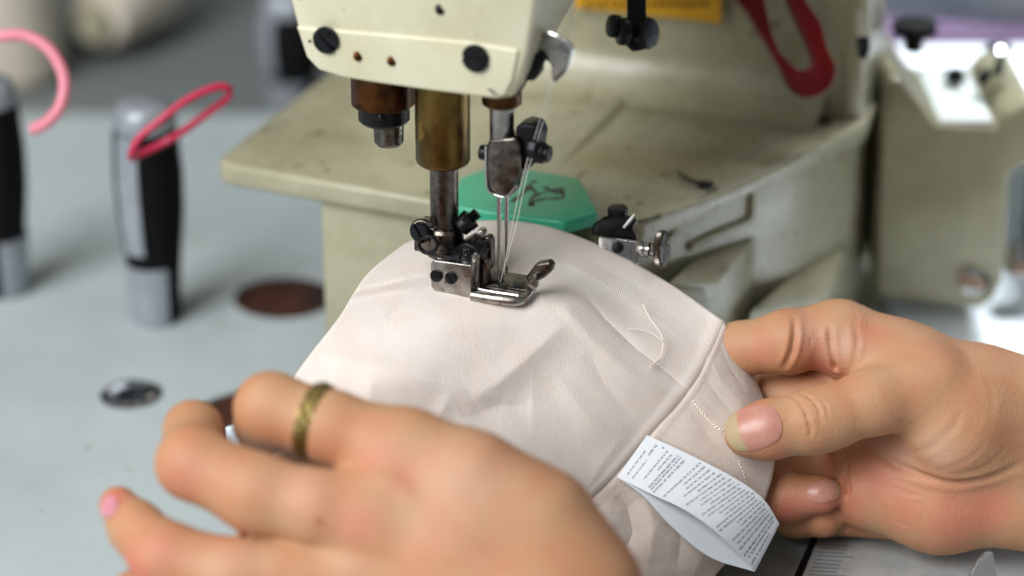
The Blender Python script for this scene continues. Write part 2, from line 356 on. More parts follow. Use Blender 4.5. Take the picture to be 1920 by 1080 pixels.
rec = [RF(1268, 540, 1.75), RF(1325, 544, 1.75), RF(1330, 600, 1.75), RF(1270, 600, 1.75)]
obj('recess', MB().prism(rec, fn2*-.35), M['olive'], SM, bevel=.1)
# rear column and arm
cbz = BZ-.05
cpol = [onv(pB, MV, colv+.5)]
cl = onv(pB, MV, colv); cr = pR1+Vector((-.15, .25, 0)); crv = cr.dot(MV)
wallR = cr+MV*2.0
cfoot = [cl, Vector((0, 0, 0)), Vector((0, 0, 0))]
wr = onv(cr, MU+Vector((0, 0, 0)), colv) if False else cr+MV*(colv-crv) if colv > crv else cr
cfoot = [cl, wr-MU*.9, cr+Vector((-.55, -.1, 0)), cr+Vector((0.1, -.05, 0)), pR1+Vector((1.05, 3.5, 0)), pR1+Vector((.9, 11.8, 0)), backL+MU*.2]
for p in cfoot: p.z = cbz
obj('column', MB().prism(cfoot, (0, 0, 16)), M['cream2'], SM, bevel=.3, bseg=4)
fil = []
for k in range(7):      # concave fillet where the column meets the bed
    a = math.pi/2*k/6; fil.append((1.8*(1-math.sin(a)), 1.8*(1-math.cos(a))))
fa = cl+MU*.5; fb = wr-MU*1.3
obj('column_fillet', MB().loft([[p+MV*.06-MV*x+Vector((0, 0, z+.07)) for x, z in [(0, 1.8)] + fil[::-1] + [(-.1, -.1)]] if False else
    [p+Vector((0, 0, .03)), *[p-MV*x+Vector((0, 0, .05+z)) for x, z in fil]] for p in (fa, fb)]), M['cream2'], SM)
# yellow warning strip on the column
yv = colv-.03
yl = MB().prism([Mv(1075, -60, yv), Mv(1352, -60, yv), Mv(1352, 44, yv), Mv(1075, 14, yv)], MV*.02)
ylo = obj('warning_strip', yl, M['yellow'], SM)
tx = MB()
for x in range(1095, 1335, 15):
    hgt = random.uniform(8, 14); tx.prism([Mv(x, 2, yv-.02), Mv(x+9, 3, yv-.02), Mv(x+9, 3+hgt, yv-.02), Mv(x, 2+hgt, yv-.02)], MV*.01)
obj('printing', tx, M['rust'], ylo)
# head
HV = -1.7
hd = [(468, -700), (541, 0), (556, 55), (572, 108), (596, 134), (640, 148), (700, 158), (800, 172), (930, 189), (958, 184), (976, 150), (990, 100), (1006, 0), (1070, -700)]  # top stretched far above the view to block the window light
hp = [Mv(x, y, HV) for x, y in hd]
loops = []
for v, lift, inset in ((0, 0, .17), (.05, 0, .08), (.13, 0, .02), (.25, 0, 0.0), (2.0, .25, 0), (8, 2.4, 0), (19.6, 6.6, 0)):
    c = sum(hp, Vector())/len(hp)
    loops.append([(p+(c-p).normalized()*inset)+MV*v+(MW*(lift*(1 if (p.z < c.z) else .2))) for p in hp])
obj('arm', MB().loft(loops), M['cream'], SM, bevel=.08, angle=40)
band = [(556, 48), (561, 57), (577, 106), (600, 130), (642, 143), (700, 153), (800, 167), (928, 183), (949, 178), (964, 148), (975, 92), (880, 76), (700, 60)]
bp_ = [Mv(x, y, HV) for x, y in band]
FP = obj('face_band', MB().prism([p-MV*.1 for p in bp_], MV*.3), M['cream'], SM, bevel=.11, bseg=5, angle=60)
for x, y, a in ((613, 74, 2.45), (893, 108, 0)):
    screw('face_screw', Mv(x, y, HV-.09), -MV, .42, .13, M['black'], FP, a)
for x, y in ((672, 105), (735, 114)):
    obj('peg', MB().cyl(Mv(x, y, HV-.14), Mv(x, y, HV), .16, bev=.05), M['rust'], FP)
obj('peg', MB().cyl(Mv(826, 17, HV-.03), Mv(826, 17, HV+.1), .17, bev=.03), M['black'], FP)
obj('peg', MB().cyl(Mv(581, 77, HV-.12), Mv(581, 77, HV), .05), M['rust'], FP)
def chip(pts, v): return MB().prism([Mv(x, y, v) for x, y in pts], MV*.02)
obj('paint_chip', chip([(912, 166), (922, 167), (936, 177), (925, 178)], HV-.108), M['steel'], FP)
hs = 0
# bushings and bars (vertical, at their place in the machine frame)
def axis_at(px, py, v): p = Mv(px, py, v); return p.dot(MU), v
def zat(px, py, v): return Mv(px, py, v).z
def vlathe(name, px, v, prof, m, parent=SM, bevel=0, seg=48, pyref=300, **k):
    u, _ = axis_at(px, pyref, v)
    z0 = zat(px, prof[0][0], v)
    pr = [(zat(px, y, v)-z0, r) for y, r in prof]
    return obj(name, MB().lathe(ML(u, v, z0), (0, 0, 1), pr, seg), m, parent, **k)
vlathe('presser_bar_bushing', 830, .0, [(306, .7), (302, .8), (297, .84), (150, .84)], M['brass'], pyref=240)
vlathe('presser_bar', 833, .0, [(440, .44), (300, .44)], M['darksteel'], pyref=370)
vlathe('guide_collar', 718, .35, [(196, .9), (192, .98), (130, .98)], M['rust'], pyref=180)
vlathe('guide_collar', 720, .35, [(228, .7), (222, .8), (187, .8)], M['black'], pyref=210)
gp = vlathe('guide_pin', 729, .35, [(270, .38), (264, .46), (218, .48)], M['darksteel'], pyref=250)
obj('oil_drop', MB().ball(Mv(714, 219, -.5), .12), M['black'], gp)
vlathe('needle_bar_bushing', 941, .0, [(196, .52), (192, .6), (170, .6)], M['rust'], pyref=190)
vlathe('needle_bar', 941, .0, [(275, .37), (190, .37)], M['steel'], pyref=230)
# needle clamp
NC = obj('needle_clamp', MB().prism([Mv(x, y, -.42) for x, y in ((917, 262), (966, 258), (975, 275), (976, 318), (966, 345), (955, 366), (940, 370), (916, 360), (910, 340), (911, 275))], MV*.8), M['darksteel'], SM, bevel=.09, bseg=4)
obj('clamp_block', MB().prism([Mv(x, y, -.15) for x, y in ((966, 238), (982, 232), (1004, 236), (1012, 255), (1006, 290), (988, 322), (976, 320), (968, 280))], MV*.75), M['black'], SM, bevel=.08)
obj('clamp_edge', MB().tube([Mv(x, y, -.45) for x, y in ((911, 275), (911, 330), (917, 358), (940, 369), (952, 366), (968, 348))], .035, smooth=4), M['chrome'], NC)
obj('clamp_edge', MB().tube([Mv(x, y, -.2) for x, y in ((955, 366), (975, 347), (984, 322), (993, 306))], .04, smooth=4), M['steel'], NC)
e = Mv(903, 285, -.1)
obj('clamp_screw', MB().cyl(e-MU*.05, e+MU*.4, .24, bev=.07), M['black'], SM)
e = Mv(1018, 287, .0)
cs = obj('clamp_screw', MB().cyl(e-MU*.42, e+MU*.1, .33, bev=.08).cyl(e+MU*.05, e+MU*.24, .26, bev=.06), M['black'], SM)
obj('clamp_nut', MB().lathe(Mv(992, 275, -.2), MU, [(0, .3), (.3, .3)], 6), M['black'], SM, bevel=.05)
for x0, x1, y1, v in ((936, 936, 543, -.12), (950, 950, 514, .22)):
    a = Mv(x0, 362, v); z_t = a.z
    e1 = Mv(x1, y1, v); u = e1.dot(MU)
    prof = [(0, .01), (.14, .04), (.35, .046), (z_t-e1.z-1.3, .05), (z_t-e1.z-1.0, .068), (z_t-e1.z, .07)]
    obj('needle', MB().lathe(e1, (0, 0, 1), prof, 16), M['needle'], SM)
# presser foot
PF = obj('presser_foot', MB().prism([Mv(x, y, -1.1) for x, y in ((807, 495), (813, 488), (884, 498), (883, 560), (828, 553), (818, 549), (808, 538))], MV*.62), M['steel'], SM, bevel=.035, bseg=3)
screw('foot_screw', Mv(818, 517, -1.12), -MV, .195, .06, M['black'], PF, .1)
screw('foot_screw', Mv(846, 521, -1.12), -MV, .2, .06, M['black'], PF, 2.3)
vlathe('collar', 834, .0, [(478, .4), (474, .58), (428, .6), (423, .53), (422, .45)], M['darksteel'], PF, pyref=450)
screw('collar_screw', Mv(792, 434, -.6), -MV+MU*-.25, .34, .18, M['black'], PF, 2.2)
obj('clamp_lobe', MB().cyl(Mv(790, 433, -.58), Mv(800, 430, .25), .38, bev=.06).box(Mv(806, 440, -.1), .7, .9, .85), M['darksteel'], PF, bevel=.04)
sp = [Mv(803+17*math.cos(t)*1.0, 459+16*math.sin(t), -1.0+.03*t) for t in [i*.5 for i in range(0, 15)]]
sp2 = [Mv(x, y, -.95) for x, y in ((788, 465), (800, 474), (830, 481), (862, 487))]
obj('spring_wire', MB().tube(sp, .055, 10).tube(sp2, .055, 10).tube([Mv(x, y, -.9) for x, y in ((862, 487), (863, 475), (868, 469), (875, 471), (877, 482))], .05, 10), M['black'], PF)
# cheeks, hinge block, coil spring
obj('hinge_plate', MB().prism([Mv(x, y, -.75) for x, y in ((884, 478), (891, 474), (896, 480), (897, 545), (884, 548))], MV*.16), M['steel'], PF, bevel=.03)
obj('hinge_plate', MB().prism([Mv(x, y, .1) for x, y in ((903, 452), (908, 444), (917, 446), (921, 456), (921, 505), (908, 512), (903, 508))], MV*.35), M['darksteel'], PF, bevel=.05)
obj('hinge_block', MB().prism([Mv(x, y, -.6) for x, y in ((842, 472), (872, 455), (886, 462), (900, 470), (900, 545), (850, 545))], MV*.9), M['black'], PF, bevel=.06)
obj('hinge_plate', MB().prism([Mv(x, y, -.5) for x, y in ((898, 500), (910, 488), (914, 492), (914, 530), (898, 540))], MV*.3), M['darksteel'], PF, bevel=.04)
co = MB()
c0 = Mv(885, 446, -.1); c1 = Mv(906, 474, -.1); ax = (c1-c0); e1 = ax.orthogonal().normalized(); e2 = ax.normalized().cross(e1)
co.tube([c0+ax*(i/72)+(e1*math.cos(i*.52)+e2*math.sin(i*.52))*.2 for i in range(73)], .045, 8, smooth=0)
obj('coil_spring', co, M['darksteel'], PF)
obj('pin', MB().cyl(Mv(902, 440, .0), Mv(906, 432, .5), .13, bev=.04), M['steel'], PF)
obj('pin', MB().cyl(Mv(874, 474, -.7), Mv(880, 468, -.3), .1, bev=.03), M['chrome'], PF)
ts = MB(); a = Mv(862, 428, -.1); d_ = (Mv(896, 398, .2)-a); ts.cyl(a, a+d_*.55, .3, bev=.06)
ts.lathe(a+d_*.35, d_, [(0, .24), (.0, .33), (.22, .33), (.22, .22)], 6)
n_ = d_.length; prof = [(n_*.6+i*.035, .15 if i % 2 else .185) for i in range(int(n_*.42/.035))]
ts.lathe(a, d_, prof, 20)
obj('set_screw', ts, M['black'], PF)
# sole: frame with slot, front rail and upturned toe
def sole(pts, z0, z1): return MB().prism([Vector((*Wz(x, y, z1).xy, z0)) for x, y in pts], (0, 0, z1-z0))
obj('sole', sole([(884, 532), (900, 512), (925, 506), (1000, 517), (1005, 528), (990, 545), (905, 532), (900, 536), (985, 550), (975, 556), (884, 545)], .1, .2), M['darksteel'], PF, bevel=.02)
obj('sole_rail', MB().tube([Wz(884, 555, .12), Wz(930, 562, .12), Wz(965, 565, .12), Wz(983, 559, .14), Wz(995, 545, .22), Wz(1000, 533, .4)], [.15, .15, .15, .14, .13, .11], 10), M['steel'], PF)
obj('sole_rail', MB().tube([Wz(884, 539, .24), Wz(925, 547, .24), Wz(972, 554, .24)], .05, 8), M['chrome'], PF)
for pts in ([(905, 522), (922, 512), (948, 515), (944, 530), (912, 530)], [(930, 533), (950, 530), (955, 538), (940, 542)], [(963, 527), (985, 529), (980, 540), (960, 538)]):
    obj('slot_insert', MB().prism([Wz(x, y, .205) for x, y in pts], (0, 0, .03)), M['black'], PF, bevel=.01)
obj('sole_edge', MB().tube([Wz(902, 530, .26), Wz(920, 512, .26)], .03, 8, smooth=0), M['chrome'], PF)
toe = MB().prism([Mv(x, y, -.35) for x, y in ((985, 520), (1004, 495), (1028, 491), (1036, 499), (1034, 510), (1020, 522), (1002, 532), (990, 535))], MV*.35)
obj('toe_guard', toe, M['darksteel'], PF, bevel=.1, bseg=4)
obj('toe_pin', MB().cyl(Mv(999, 535, -.75), Mv(1002, 520, -.35), .16, bev=.05), M['steel'], PF)
# chrome thread guide on the head side
tg = MB().prism([Mv(x, y, -.6) for x, y in ((985, 100), (1003, 78), (1020, 62), (1032, 60), (1050, 70), (1072, 86), (1073, 102), (1060, 132), (1038, 153), (1033, 148), (1034, 124), (1022, 112), (1004, 128), (985, 140))], MV*.16)
TG = obj('thread_guide', tg, M['steel'], SM, bevel=.05)
obj('guide_edge', MB().tube([Mv(x, y, -.68) for x, y in ((1030, 61), (1052, 71), (1073, 88), (1062, 128), (1040, 152))], .05, 8), M['chrome'], TG)
obj('guide_screw', MB().cyl(Mv(992, 135, -.95), Mv(1003, 122, -.35), .3, bev=.06).cyl(Mv(1003, 118, -.9), Mv(1010, 108, -.4), .24, bev=.05), M['black'], TG)
obj('guide_bracket', MB().prism([Mv(x, y, -.5) for x, y in ((962, 170), (985, 95), (1006, 86), (1012, 110), (985, 150), (970, 178))], MV*.5), M['darksteel'], TG, bevel=.05)
# hanging black take-up guide in front of the column
k = 3.2
TK = obj('takeup_arm', MB().prism([C(x, y, k) for x, y in ((1170, -200), (1210, -200), (1212, 25), (1218, 60), (1210, 92), (1186, 96), (1172, 82), (1176, 30))], FWD*.35), M['black'], SM, bevel=.08)
obj('takeup_link', MB().tube([C(1190, -195, k+.2), C(1100, -200, k-2), C(1000, -190, k-3.0)], .4), M['black'], SM)
obj('disc', MB().cyl(C(1222, 62, k-.1), C(1203, 62, k+.15), .52, bev=.12), M['black'], TK)
obj('disc', MB().cyl(C(1162, 50, k+.05), C(1142, 48, k-.1), .38, bev=.1), M['black'], TK)
obj('disc', MB().cyl(C(1178, 60, k-.3), C(1160, 58, k-.4), .45, bev=.08), M['black'], TK)
# edge guide block with knurled thumb screw
eg = 2.6
EG = empty('tmp', C(1165, 455, eg), '', ''); del EG['label']; del EG['category']; EG.name = 'edge_guide'; EG.parent = SM; EG.location = EG.location-SM.location
obj('block', MB().prism([C(x, y, eg) for x, y in ((1122, 443), (1197, 455), (1197, 505), (1122, 480))], FWD*1.0+UP*.45), M['steel'], EG, bevel=.06)
obj('block_hole', MB().cyl(C(1158, 464, eg-.03), C(1158, 464, eg+.3), .2, bev=.04), M['black'], EG)
obj('bracket', MB().prism([C(x, y, eg+.1) for x, y in ((1112, 420), (1135, 404), (1180, 404), (1196, 410), (1186, 428), (1196, 448), (1112, 440))], FWD*.8), M['black'], EG, bevel=.1)
obj('edge_bar', MB().tube([C(1170, 427, eg-.02), C(1190, 402, eg-.02)], .06, 8, smooth=0), M['steel'], EG)
obj('cap_screw', MB().cyl(C(1158, 412, eg+.5), C(1158, 388, eg+.3), .33, bev=.07), M['black'], EG)
a = C(1197, 466, eg+.1); d_ = (C(1240, 470, eg)-a).normalized()
obj('spring_stem', MB().lathe(a, d_, [(0, .18), (.06, .27), (.14, .3), (.2, .24), (.26, .29), (.33, .3), (.4, .22), (.65, .22)], 28), M['chrome'], EG)
kn = MB(); c = C(1241, 468, eg); nseg = 44; dd = (RT-FWD*.38-UP*.05).normalized()
e1 = dd.orthogonal().normalized(); e2 = dd.cross(e1)
kn.loft([[c+dd*t+(e1*math.cos(2*math.pi*i/(nseg*2))+e2*math.sin(2*math.pi*i/(nseg*2)))*(r-(.045 if i % 2 else 0)) for i in range(nseg*2)] for t, r in ((-.13, .56), (-.08, .63), (.06, .63), (.12, .56))])
KN = obj('thumb_screw', kn, M['darksteel'], EG, angle=25)
obj('slot', MB().prism([c+dd*.115+e1*x+e2*y for x, y in ((-.5, -.05), (.5, -.05), (.5, .05), (-.5, .05))], dd*.02).prism([c+dd*.112+e1*x+e2*y for x, y in ((-.05, -.5), (.05, -.5), (.05, .5), (-.05, .5))], dd*.015), M['black'], KN)
# oil cap at the top right of the column
obj('column_cap', MB().prism([C(x, y, 10.2) for x, y in ((1608, 68), (1630, 66), (1632, 92), (1624, 112), (1612, 104))], FWD*.5), M['black'], SM, bevel=.08)
obj('column_flange', MB().tube([RF(1606, 20, .1), RF(1611, 140, .1), RF(1613, 228, .1)], .14), M['cream2'], SM)
# threads through the guide down to the needles
for dx, v in ((0, -.12), (7, .22)):
    th = [Mv(1085+dx, -40, 3), Mv(1040+dx, 128, -.4), Mv(1010+dx, 232, -.2), Mv(982+dx, 325, -.35), Mv(960+dx, 425, -.3), Mv(945+dx*.3, 500, -.25), Mv(938+dx*1.2, 530, v)]
    ob = obj('needle_thread', MB().tube(th, .0085, 6), M['clear'], None)
    tag(ob, 'fine pale sewing thread running from the chrome guide down to the ' + ('front' if dx == 0 else 'rear') + ' needle', 'thread', 'sewing threads at the needles')
# ================================================================= GREEN PLATE
hexp = [(846, 385), (862, 333), (905, 316), (975, 314), (1087, 333), (1122, 398), (1057, 415), (960, 403)]
gz = .6
gp3 = [Wz(x, y, gz) for x, y in hexp]
GR = empty('green_plate', Vector((gp3[0]+gp3[4])/2)-Vector((0, 0, .7)), 'hexagonal green plastic plate with black handwriting lying behind the presser foot', 'plastic plate')
obj('plate', MB().prism(gp3, (0, 0, -.5)), M['green'], GR, bevel=.1, bseg=4)
cg = sum(gp3, Vector())/len(gp3)
obj('magnet_base', MB().prism([cg+(p-cg)*.86-Vector((0, 0, .5)) for p in gp3], (0, 0, -.2)), mat('dark_green_plastic', rgb('17503C'), .5), GR, bevel=.05)
for st in ([(959, 379), (983, 361), (995, 345), (1007, 339)], [(994, 350), (1006, 363)], [(996, 387), (997, 372), (1019, 361), (1058, 353)], [(1020, 350), (1034, 358), (1050, 363)], [(1052, 356), (1055, 371), (1030, 372), (1003, 377), (996, 386)]):
    pts = [Wz(x, y, gz) for x, y in st]; ps, _ = spline(pts, [0]*len(pts), 6); mb = MB(); n = len(ps); v = []
    for i, p in enumerate(ps):
        t = (ps[min(i+1, n-1)]-ps[max(i-1, 0)]).normalized(); s_ = Vector((-t.y, t.x, 0))*(.075+.03*math.sin(i*.9)); v += [p+s_+Vector((0, 0, .006)), p-s_+Vector((0, 0, .006))]
    mb.add(v, [(2*i, 2*i+1, 2*i+3, 2*i+2) for i in range(n-1)]); obj('handwriting', mb, M['ink'], GR, normals=False)
# ================================================================= GARMENT
def cr1(P, t):
    """catmull-rom over axis 0 of array P, t in [0, n-1]"""
    n = P.shape[0]; i = np.clip(np.floor(t).astype(int), 0, n-2); f = (t-i).reshape((-1,)+(1,)*(P.ndim-1))
    Pe = np.concatenate([2*P[:1]-P[1:2], P, 2*P[-1:]-P[-2:-1]], 0)
    a, b_, c_, d_ = Pe[i], Pe[i+1], Pe[i+2], Pe[i+3]
    return .5*(2*b_+(c_-a)*f+(2*a-5*b_+4*c_-d_)*f*f+(3*b_-a-3*c_+d_)*f**3)
def pts2w(A):
    d = DIST+A[..., 2:3]
    return np.array(CP)+np.array(FWD)*d+np.array(RT)*((A[..., 0:1]-960)/FPX*d)+np.array(UP)*((540-A[..., 1:2])/FPX*d)
def segdist(px, py, line):
    best = np.full(px.shape, 1e9); par = np.zeros(px.shape); n = len(line)-1
    for i in range(n):
        a = np.array(line[i][:2], float); b_ = np.array(line[i+1][:2], float); ab = b_-a; L2 = ab@ab
        t = np.clip(((px-a[0])*ab[0]+(py-a[1])*ab[1])/L2, 0, 1); dx = px-a[0]-t*ab[0]; dy = py-a[1]-t*ab[1]
        s_ = np.sign(ab[0]*dy-ab[1]*dx); d = np.hypot(dx, dy); m_ = d < best
        best = np.where(m_, d, best); par = np.where(m_, (i+t)/n, par)
    return best, par
def folds(A, L):
    px, py = A[..., 0], A[..., 1]; dz = np.zeros(px.shape)
    for line, amp, wd in L:
        d, t = segdist(px, py, line); fade = np.sin(np.pi*np.clip(t, .03, .97))**.6
        dz += amp*(.45*np.exp(-(d/wd)**2)+.6*np.exp(-np.abs(d)/wd*1.15) if wd > 6 else np.exp(-(d/wd)**2))*fade
    return dz*.78
def vnoise(x, y, seed):
    rs = np.random.RandomState(seed); o = np.zeros(x.shape)
    for k in range(7):
        a = rs.uniform(0, 2*np.pi); f = rs.uniform(.6, 1.6); ph = rs.uniform(0, 6.28); o += np.sin((x*np.cos(a)+y*np.sin(a))*f+ph)
    return o/7
main_c = np.array([
 [(760,462,2.8),(860,424,3.5),(980,421,3.4),(1100,455,2.8),(1240,528,2.4),(1357,608,1.6)],
 [(690,520,1.0),(810,500,1.3),(960,482,2.0),(1090,520,1.5),(1220,600,1.0),(1330,668,1.0)],
 [(638,600,-1.2),(780,575,-1.0),(930,560,-.75),(1055,582,-.6),(1180,660,-.1),(1292,733,.6)],
 [(585,668,-2.2),(740,665,-2.4),(880,650,-1.8),(1010,690,-1.1),(1125,760,-.6),(1210,825,.2)],
 [(535,740,-3.2),(690,755,-3.4),(830,770,-2.6),(960,810,-1.9),(1060,862,-1.2),(1148,893,-.4)],
 [(505,800,-3.9),(630,850,-4.3),(760,885,-3.6),(880,925,-2.7),(985,970,-1.8),(1085,953,-.6)],
 [(485,880,-4.2),(560,950,-4.6),(700,1000,-4),(820,1040,-3),(920,1085,-2),(1010,1045,-.9)]], float)
side_c = np.array([
 [(1357,608,1.6),(1368,635,1.5),(1380,655,1.8),(1388,668,2.2)],
 [(1330,668,1.0),(1358,690,.9),(1390,705,1.2),(1416,722,1.8)],
 [(1292,733,.6),(1335,760,.5),(1390,775,.7),(1438,790,1.4)],
 [(1210,825,.2),(1290,845,.2),(1375,865,.4),(1444,880,1.2)],
 [(1148,893,-.4),(1240,925,-.2),(1330,960,.0),(1402,990,.9)],
 [(1085,953,-.6),(1170,1005,-.6),(1260,1045,-.4),(1335,1075,.6)],
 [(1010,1045,-.9),(1090,1110,-.9),(1180,1150,-.7),(1250,1175,.3)]], float)
fold_main = [
 ([(1085,545),(1130,600),(1190,655),(1240,695),(1292,735)], .16, 9),
 ([(1040,560),(1110,640),(1180,700),(1250,748)], -.2, 20),
 ([(1065,600),(1000,660),(930,720),(880,750)], -.26, 32),
 ([(1000,760),(930,760),(860,790)], .22, 44),
 ([(1100,650),(1130,720),(1190,790)], .10, 18),
 ([(1040,700),(1090,770),(1150,830)], -.1, 22),
 ([(590,660),(700,690),(830,720),(950,750)], -.22, 32),
 ([(620,720),(760,760),(880,800)], .2, 34),
 ([(640,560),(720,541),(760,533),(806,518)], .3, 6),
 ([(650,568),(720,552),(770,545),(806,535)], -.22, 9),
 ([(805,545),(760,570),(720,600)], .13, 16),
 ([(990,500),(1070,500),(1140,540)], -.12, 22),
 ([(1010,470),(1100,490),(1190,540),(1270,600)], .08, 20),
 ([(920,470),(905,440)], .06, 14),
 ([(870,600),(800,620),(720,640)], -.07, 26),
 ([(800,550),(850,562),(900,568),(980,572),(1020,556)], .22, 24), ([(860,530),(960,535)], .15, 30),
 ([(700,700),(690,760),(680,820)], -.14, 26), ([(840,740),(820,790)], -.10, 18), ([(1160,820),(1120,880),(1090,930)], -.09, 20),
 ([(1150,540),(1230,600),(1290,650)], -.07, 22),
 ([(1290,733),(1240,690),(1215,672)], .05, 5)]
fold_side = [
 ([(1345,640),(1365,690),(1400,745)], .10, 9), ([(1330,670),(1350,715),(1392,765)], -.09, 9),
 ([(1315,700),(1345,745),(1385,790)], .10, 10), ([(1300,745),(1340,790),(1400,850)], -.07, 8),
 ([(1290,760),(1330,820),(1390,880)], .08, 12), ([(1370,655),(1400,700),(1425,760)], -.10, 7),
 ([(1240,800),(1290,830),(1340,880)], -.1, 14),
 ([(1150,925),(1175,950),(1185,1000),(1160,1060)], .30, 16), ([(1120,950),(1140,985),(1130,1040)], -.24, 16),
 ([(1205,930),(1225,985),(1215,1060)], -.22, 18), ([(1250,960),(1275,1010),(1265,1070)], .24, 18), ([(1310,990),(1320,1030),(1290,1090)], -.15, 16)]
garment = empty('garment', C(1000, 760, 1), 'cream cotton knit garment held under the presser foot by both hands', 'garment')
def sheet(ctrl, nr, nc, flds, ext, name, m, seed, amp, seam_side):
    t = np.linspace(0, ctrl.shape[0]-1, nr); s_ = np.linspace(0, ctrl.shape[1]-1, nc)
    A = cr1(ctrl, t); A = cr1(np.swapaxes(A, 0, 1), s_); A = np.swapaxes(A, 0, 1).copy()
    A[..., 2] += folds(A, flds) + amp*vnoise(A[..., 0]/38, A[..., 1]/38, seed) + amp*.35*vnoise(A[..., 0]/13, A[..., 1]/13, seed+1)
    # seam dip along the shared edge
    col = np.arange(nc)
    dd = (nc-1-col) if seam_side == 'right' else col
    A[..., 2] += (.13*np.exp(-(dd/1.6)**2))[None, :]
    lift = -.045 if seam_side == 'right' else -.03
    A[..., 2] += (lift*np.exp(-((dd-5)/4)**2))[None, :]
    W = pts2w(A)
    rows = [W]
    base = W
    # roll the free edges under
    if 'top' in ext:
        e0 = W[0]; k = 9; strip = []
        for i in range(k, 0, -1):
            a = i/k; strip.append(e0+np.array([0, .55*math.sin(a*2.4)+.2*a, -2.6*a**1.35]))
        base = np.concatenate([np.array(strip), base], 0)
    if 'left' in ext or 'right' in ext:
        k = 9
        if 'left' in ext:
            e0 = base[:, 0]; st = []
            for i in range(k, 0, -1):
                a = i/k; st.append(e0+np.array([.25*math.sin(a*2.4)*-1+.5*a*a*2, .8*a, -2.6*a**1.3]))
            base = np.concatenate([np.stack(st, 1), base], 1)
        else:
            e0 = base[:, -1]; st = []
            for i in range(1, k+1):
                a = i/k; st.append(e0+np.array([.12*math.sin(a*3)-.9*a*a, 1.5*a**1.2, -.9*a]))
            base = np.concatenate([base, np.stack(st, 1)], 1)
    H, Wd = base.shape[:2]
    mb = MB(); mb.v = [Vector(p) for p in base.reshape(-1, 3)]
    mb.f = [(j*Wd+i, j*Wd+i+1, (j+1)*Wd+i+1, (j+1)*Wd+i) for j in range(H-1) for i in range(Wd-1)]
    bl_ = wloc(garment); me = bpy.data.meshes.new(name); me.from_pydata([p-bl_ for p in mb.v], [], mb.f)
    uv = me.uv_layers.new(name='UVMap'); vi = np.empty(len(me.loops), dtype=np.int32); me.loops.foreach_get('vertex_index', vi)
    uvs = np.stack([(vi % Wd)/260.0, (vi//Wd)/260.0], 1).astype(np.float32); uv.data.foreach_set('uv', uvs.ravel())
    me = cook(me, [('SOLIDIFY', dict(thickness=.09, offset=1 if False else -1))]); me.name = name
    me.materials.clear(); me.materials.append(m); me.shade_smooth()
    o = bpy.data.objects.new(name, me); COL.objects.link(o); o.parent = garment
    return o, A
mo, MA = sheet(main_c, 260, 240, fold_main, ('top', 'left'), 'body_panel', M['fabric'], 3, .035, 'right')
so, SA = sheet(side_c, 260, 110, fold_side, ('right',), 'edge_panel', M['elastic'], 11, .04, 'left')
ALLA = np.concatenate([MA.reshape(-1, 3), SA.reshape(-1, 3)], 0)
def cloth(px, py, off=0.0):
    d = (ALLA[:, 0]-px)**2+(ALLA[:, 1]-py)**2; i = np.argsort(d)[:4]; return C(px, py, float(ALLA[i, 2].mean())-off)
def thr(pts, off, r, sm=5):
    ps, _ = spline([Vector((x, y, 0)) for x, y in pts], [0]*len(pts), sm); return [cloth(p.x, p.y, off) for p in ps]
# dashed stitching where the seams cross
def stitches(name, line, step, ln, r, m, off=.07, jit=4):
    ps, _ = spline([Vector((x, y, 0)) for x, y in line], [0]*len(line), 30); mb = MB(); acc = 0; last = ps[0]; i = 0
    while i < len(ps)-1:
        p = ps[i]; j = i
        while j < len(ps)-1 and (ps[j]-p).length < ln: j += 1
        q = ps[j]; a = cloth(p.x+random.uniform(-jit, jit)*.4, p.y+random.uniform(-jit, jit)*.4, off); b_ = cloth(q.x, q.y, off)
        mid = (a+b_)/2-FWD*.04
        mb.tube([a+FWD*.05, mid, b_+FWD*.05], r, 6, 3)
        while j < len(ps)-1 and (ps[j]-p).length < step: j += 1
        i = max(j, i+1)
    return obj(name, mb, m, garment)
stitches('stitching', [(1297, 752), (1325, 785), (1352, 810)], 6.5, 5.5, .022, M['thread'])
stitches('stitching', [(1299, 750), (1328, 786), (1355, 808)], 5, 5.5, .026, M['thread'])
stitches('stitching', [(1384, 862), (1393, 885), (1400, 915)], 6, 6, .026, M['thread'])
stitches('stitching', [(664, 556), (700, 546), (740, 540), (775, 531), (806, 519)], 7, 5, .035, M['thread'])
stitches('stitching', [(1225, 690), (1255, 712), (1287, 733)], 5.5, 4, .022, M['thread'])
# loose thread ends
lt = MB()
lt.tube([cloth(x, y, o+.2) for x, y, o in ((1205, 570, .25), (1218, 596, .35), (1232, 615, .4), (1241, 630, .35), (1243, 652, .2), (1236, 672, .1), (1218, 688, .12))], .022, 6)
lt.tube([cloth(x, y, o+.2) for x, y, o in ((1178, 617, .1), (1196, 617, .2), (1222, 625, .3), (1240, 638, .35), (1250, 650, .2))], .02, 6)
lt.tube([cloth(x, y, o+.2) for x, y, o in ((1219, 691, .12), (1228, 681, .1), (1238, 674, .06))], .026, 6)
tag(obj('loose_thread', lt, M['thread']), 'curled loose end of cream thread lying on the garment near its side seam', 'thread')
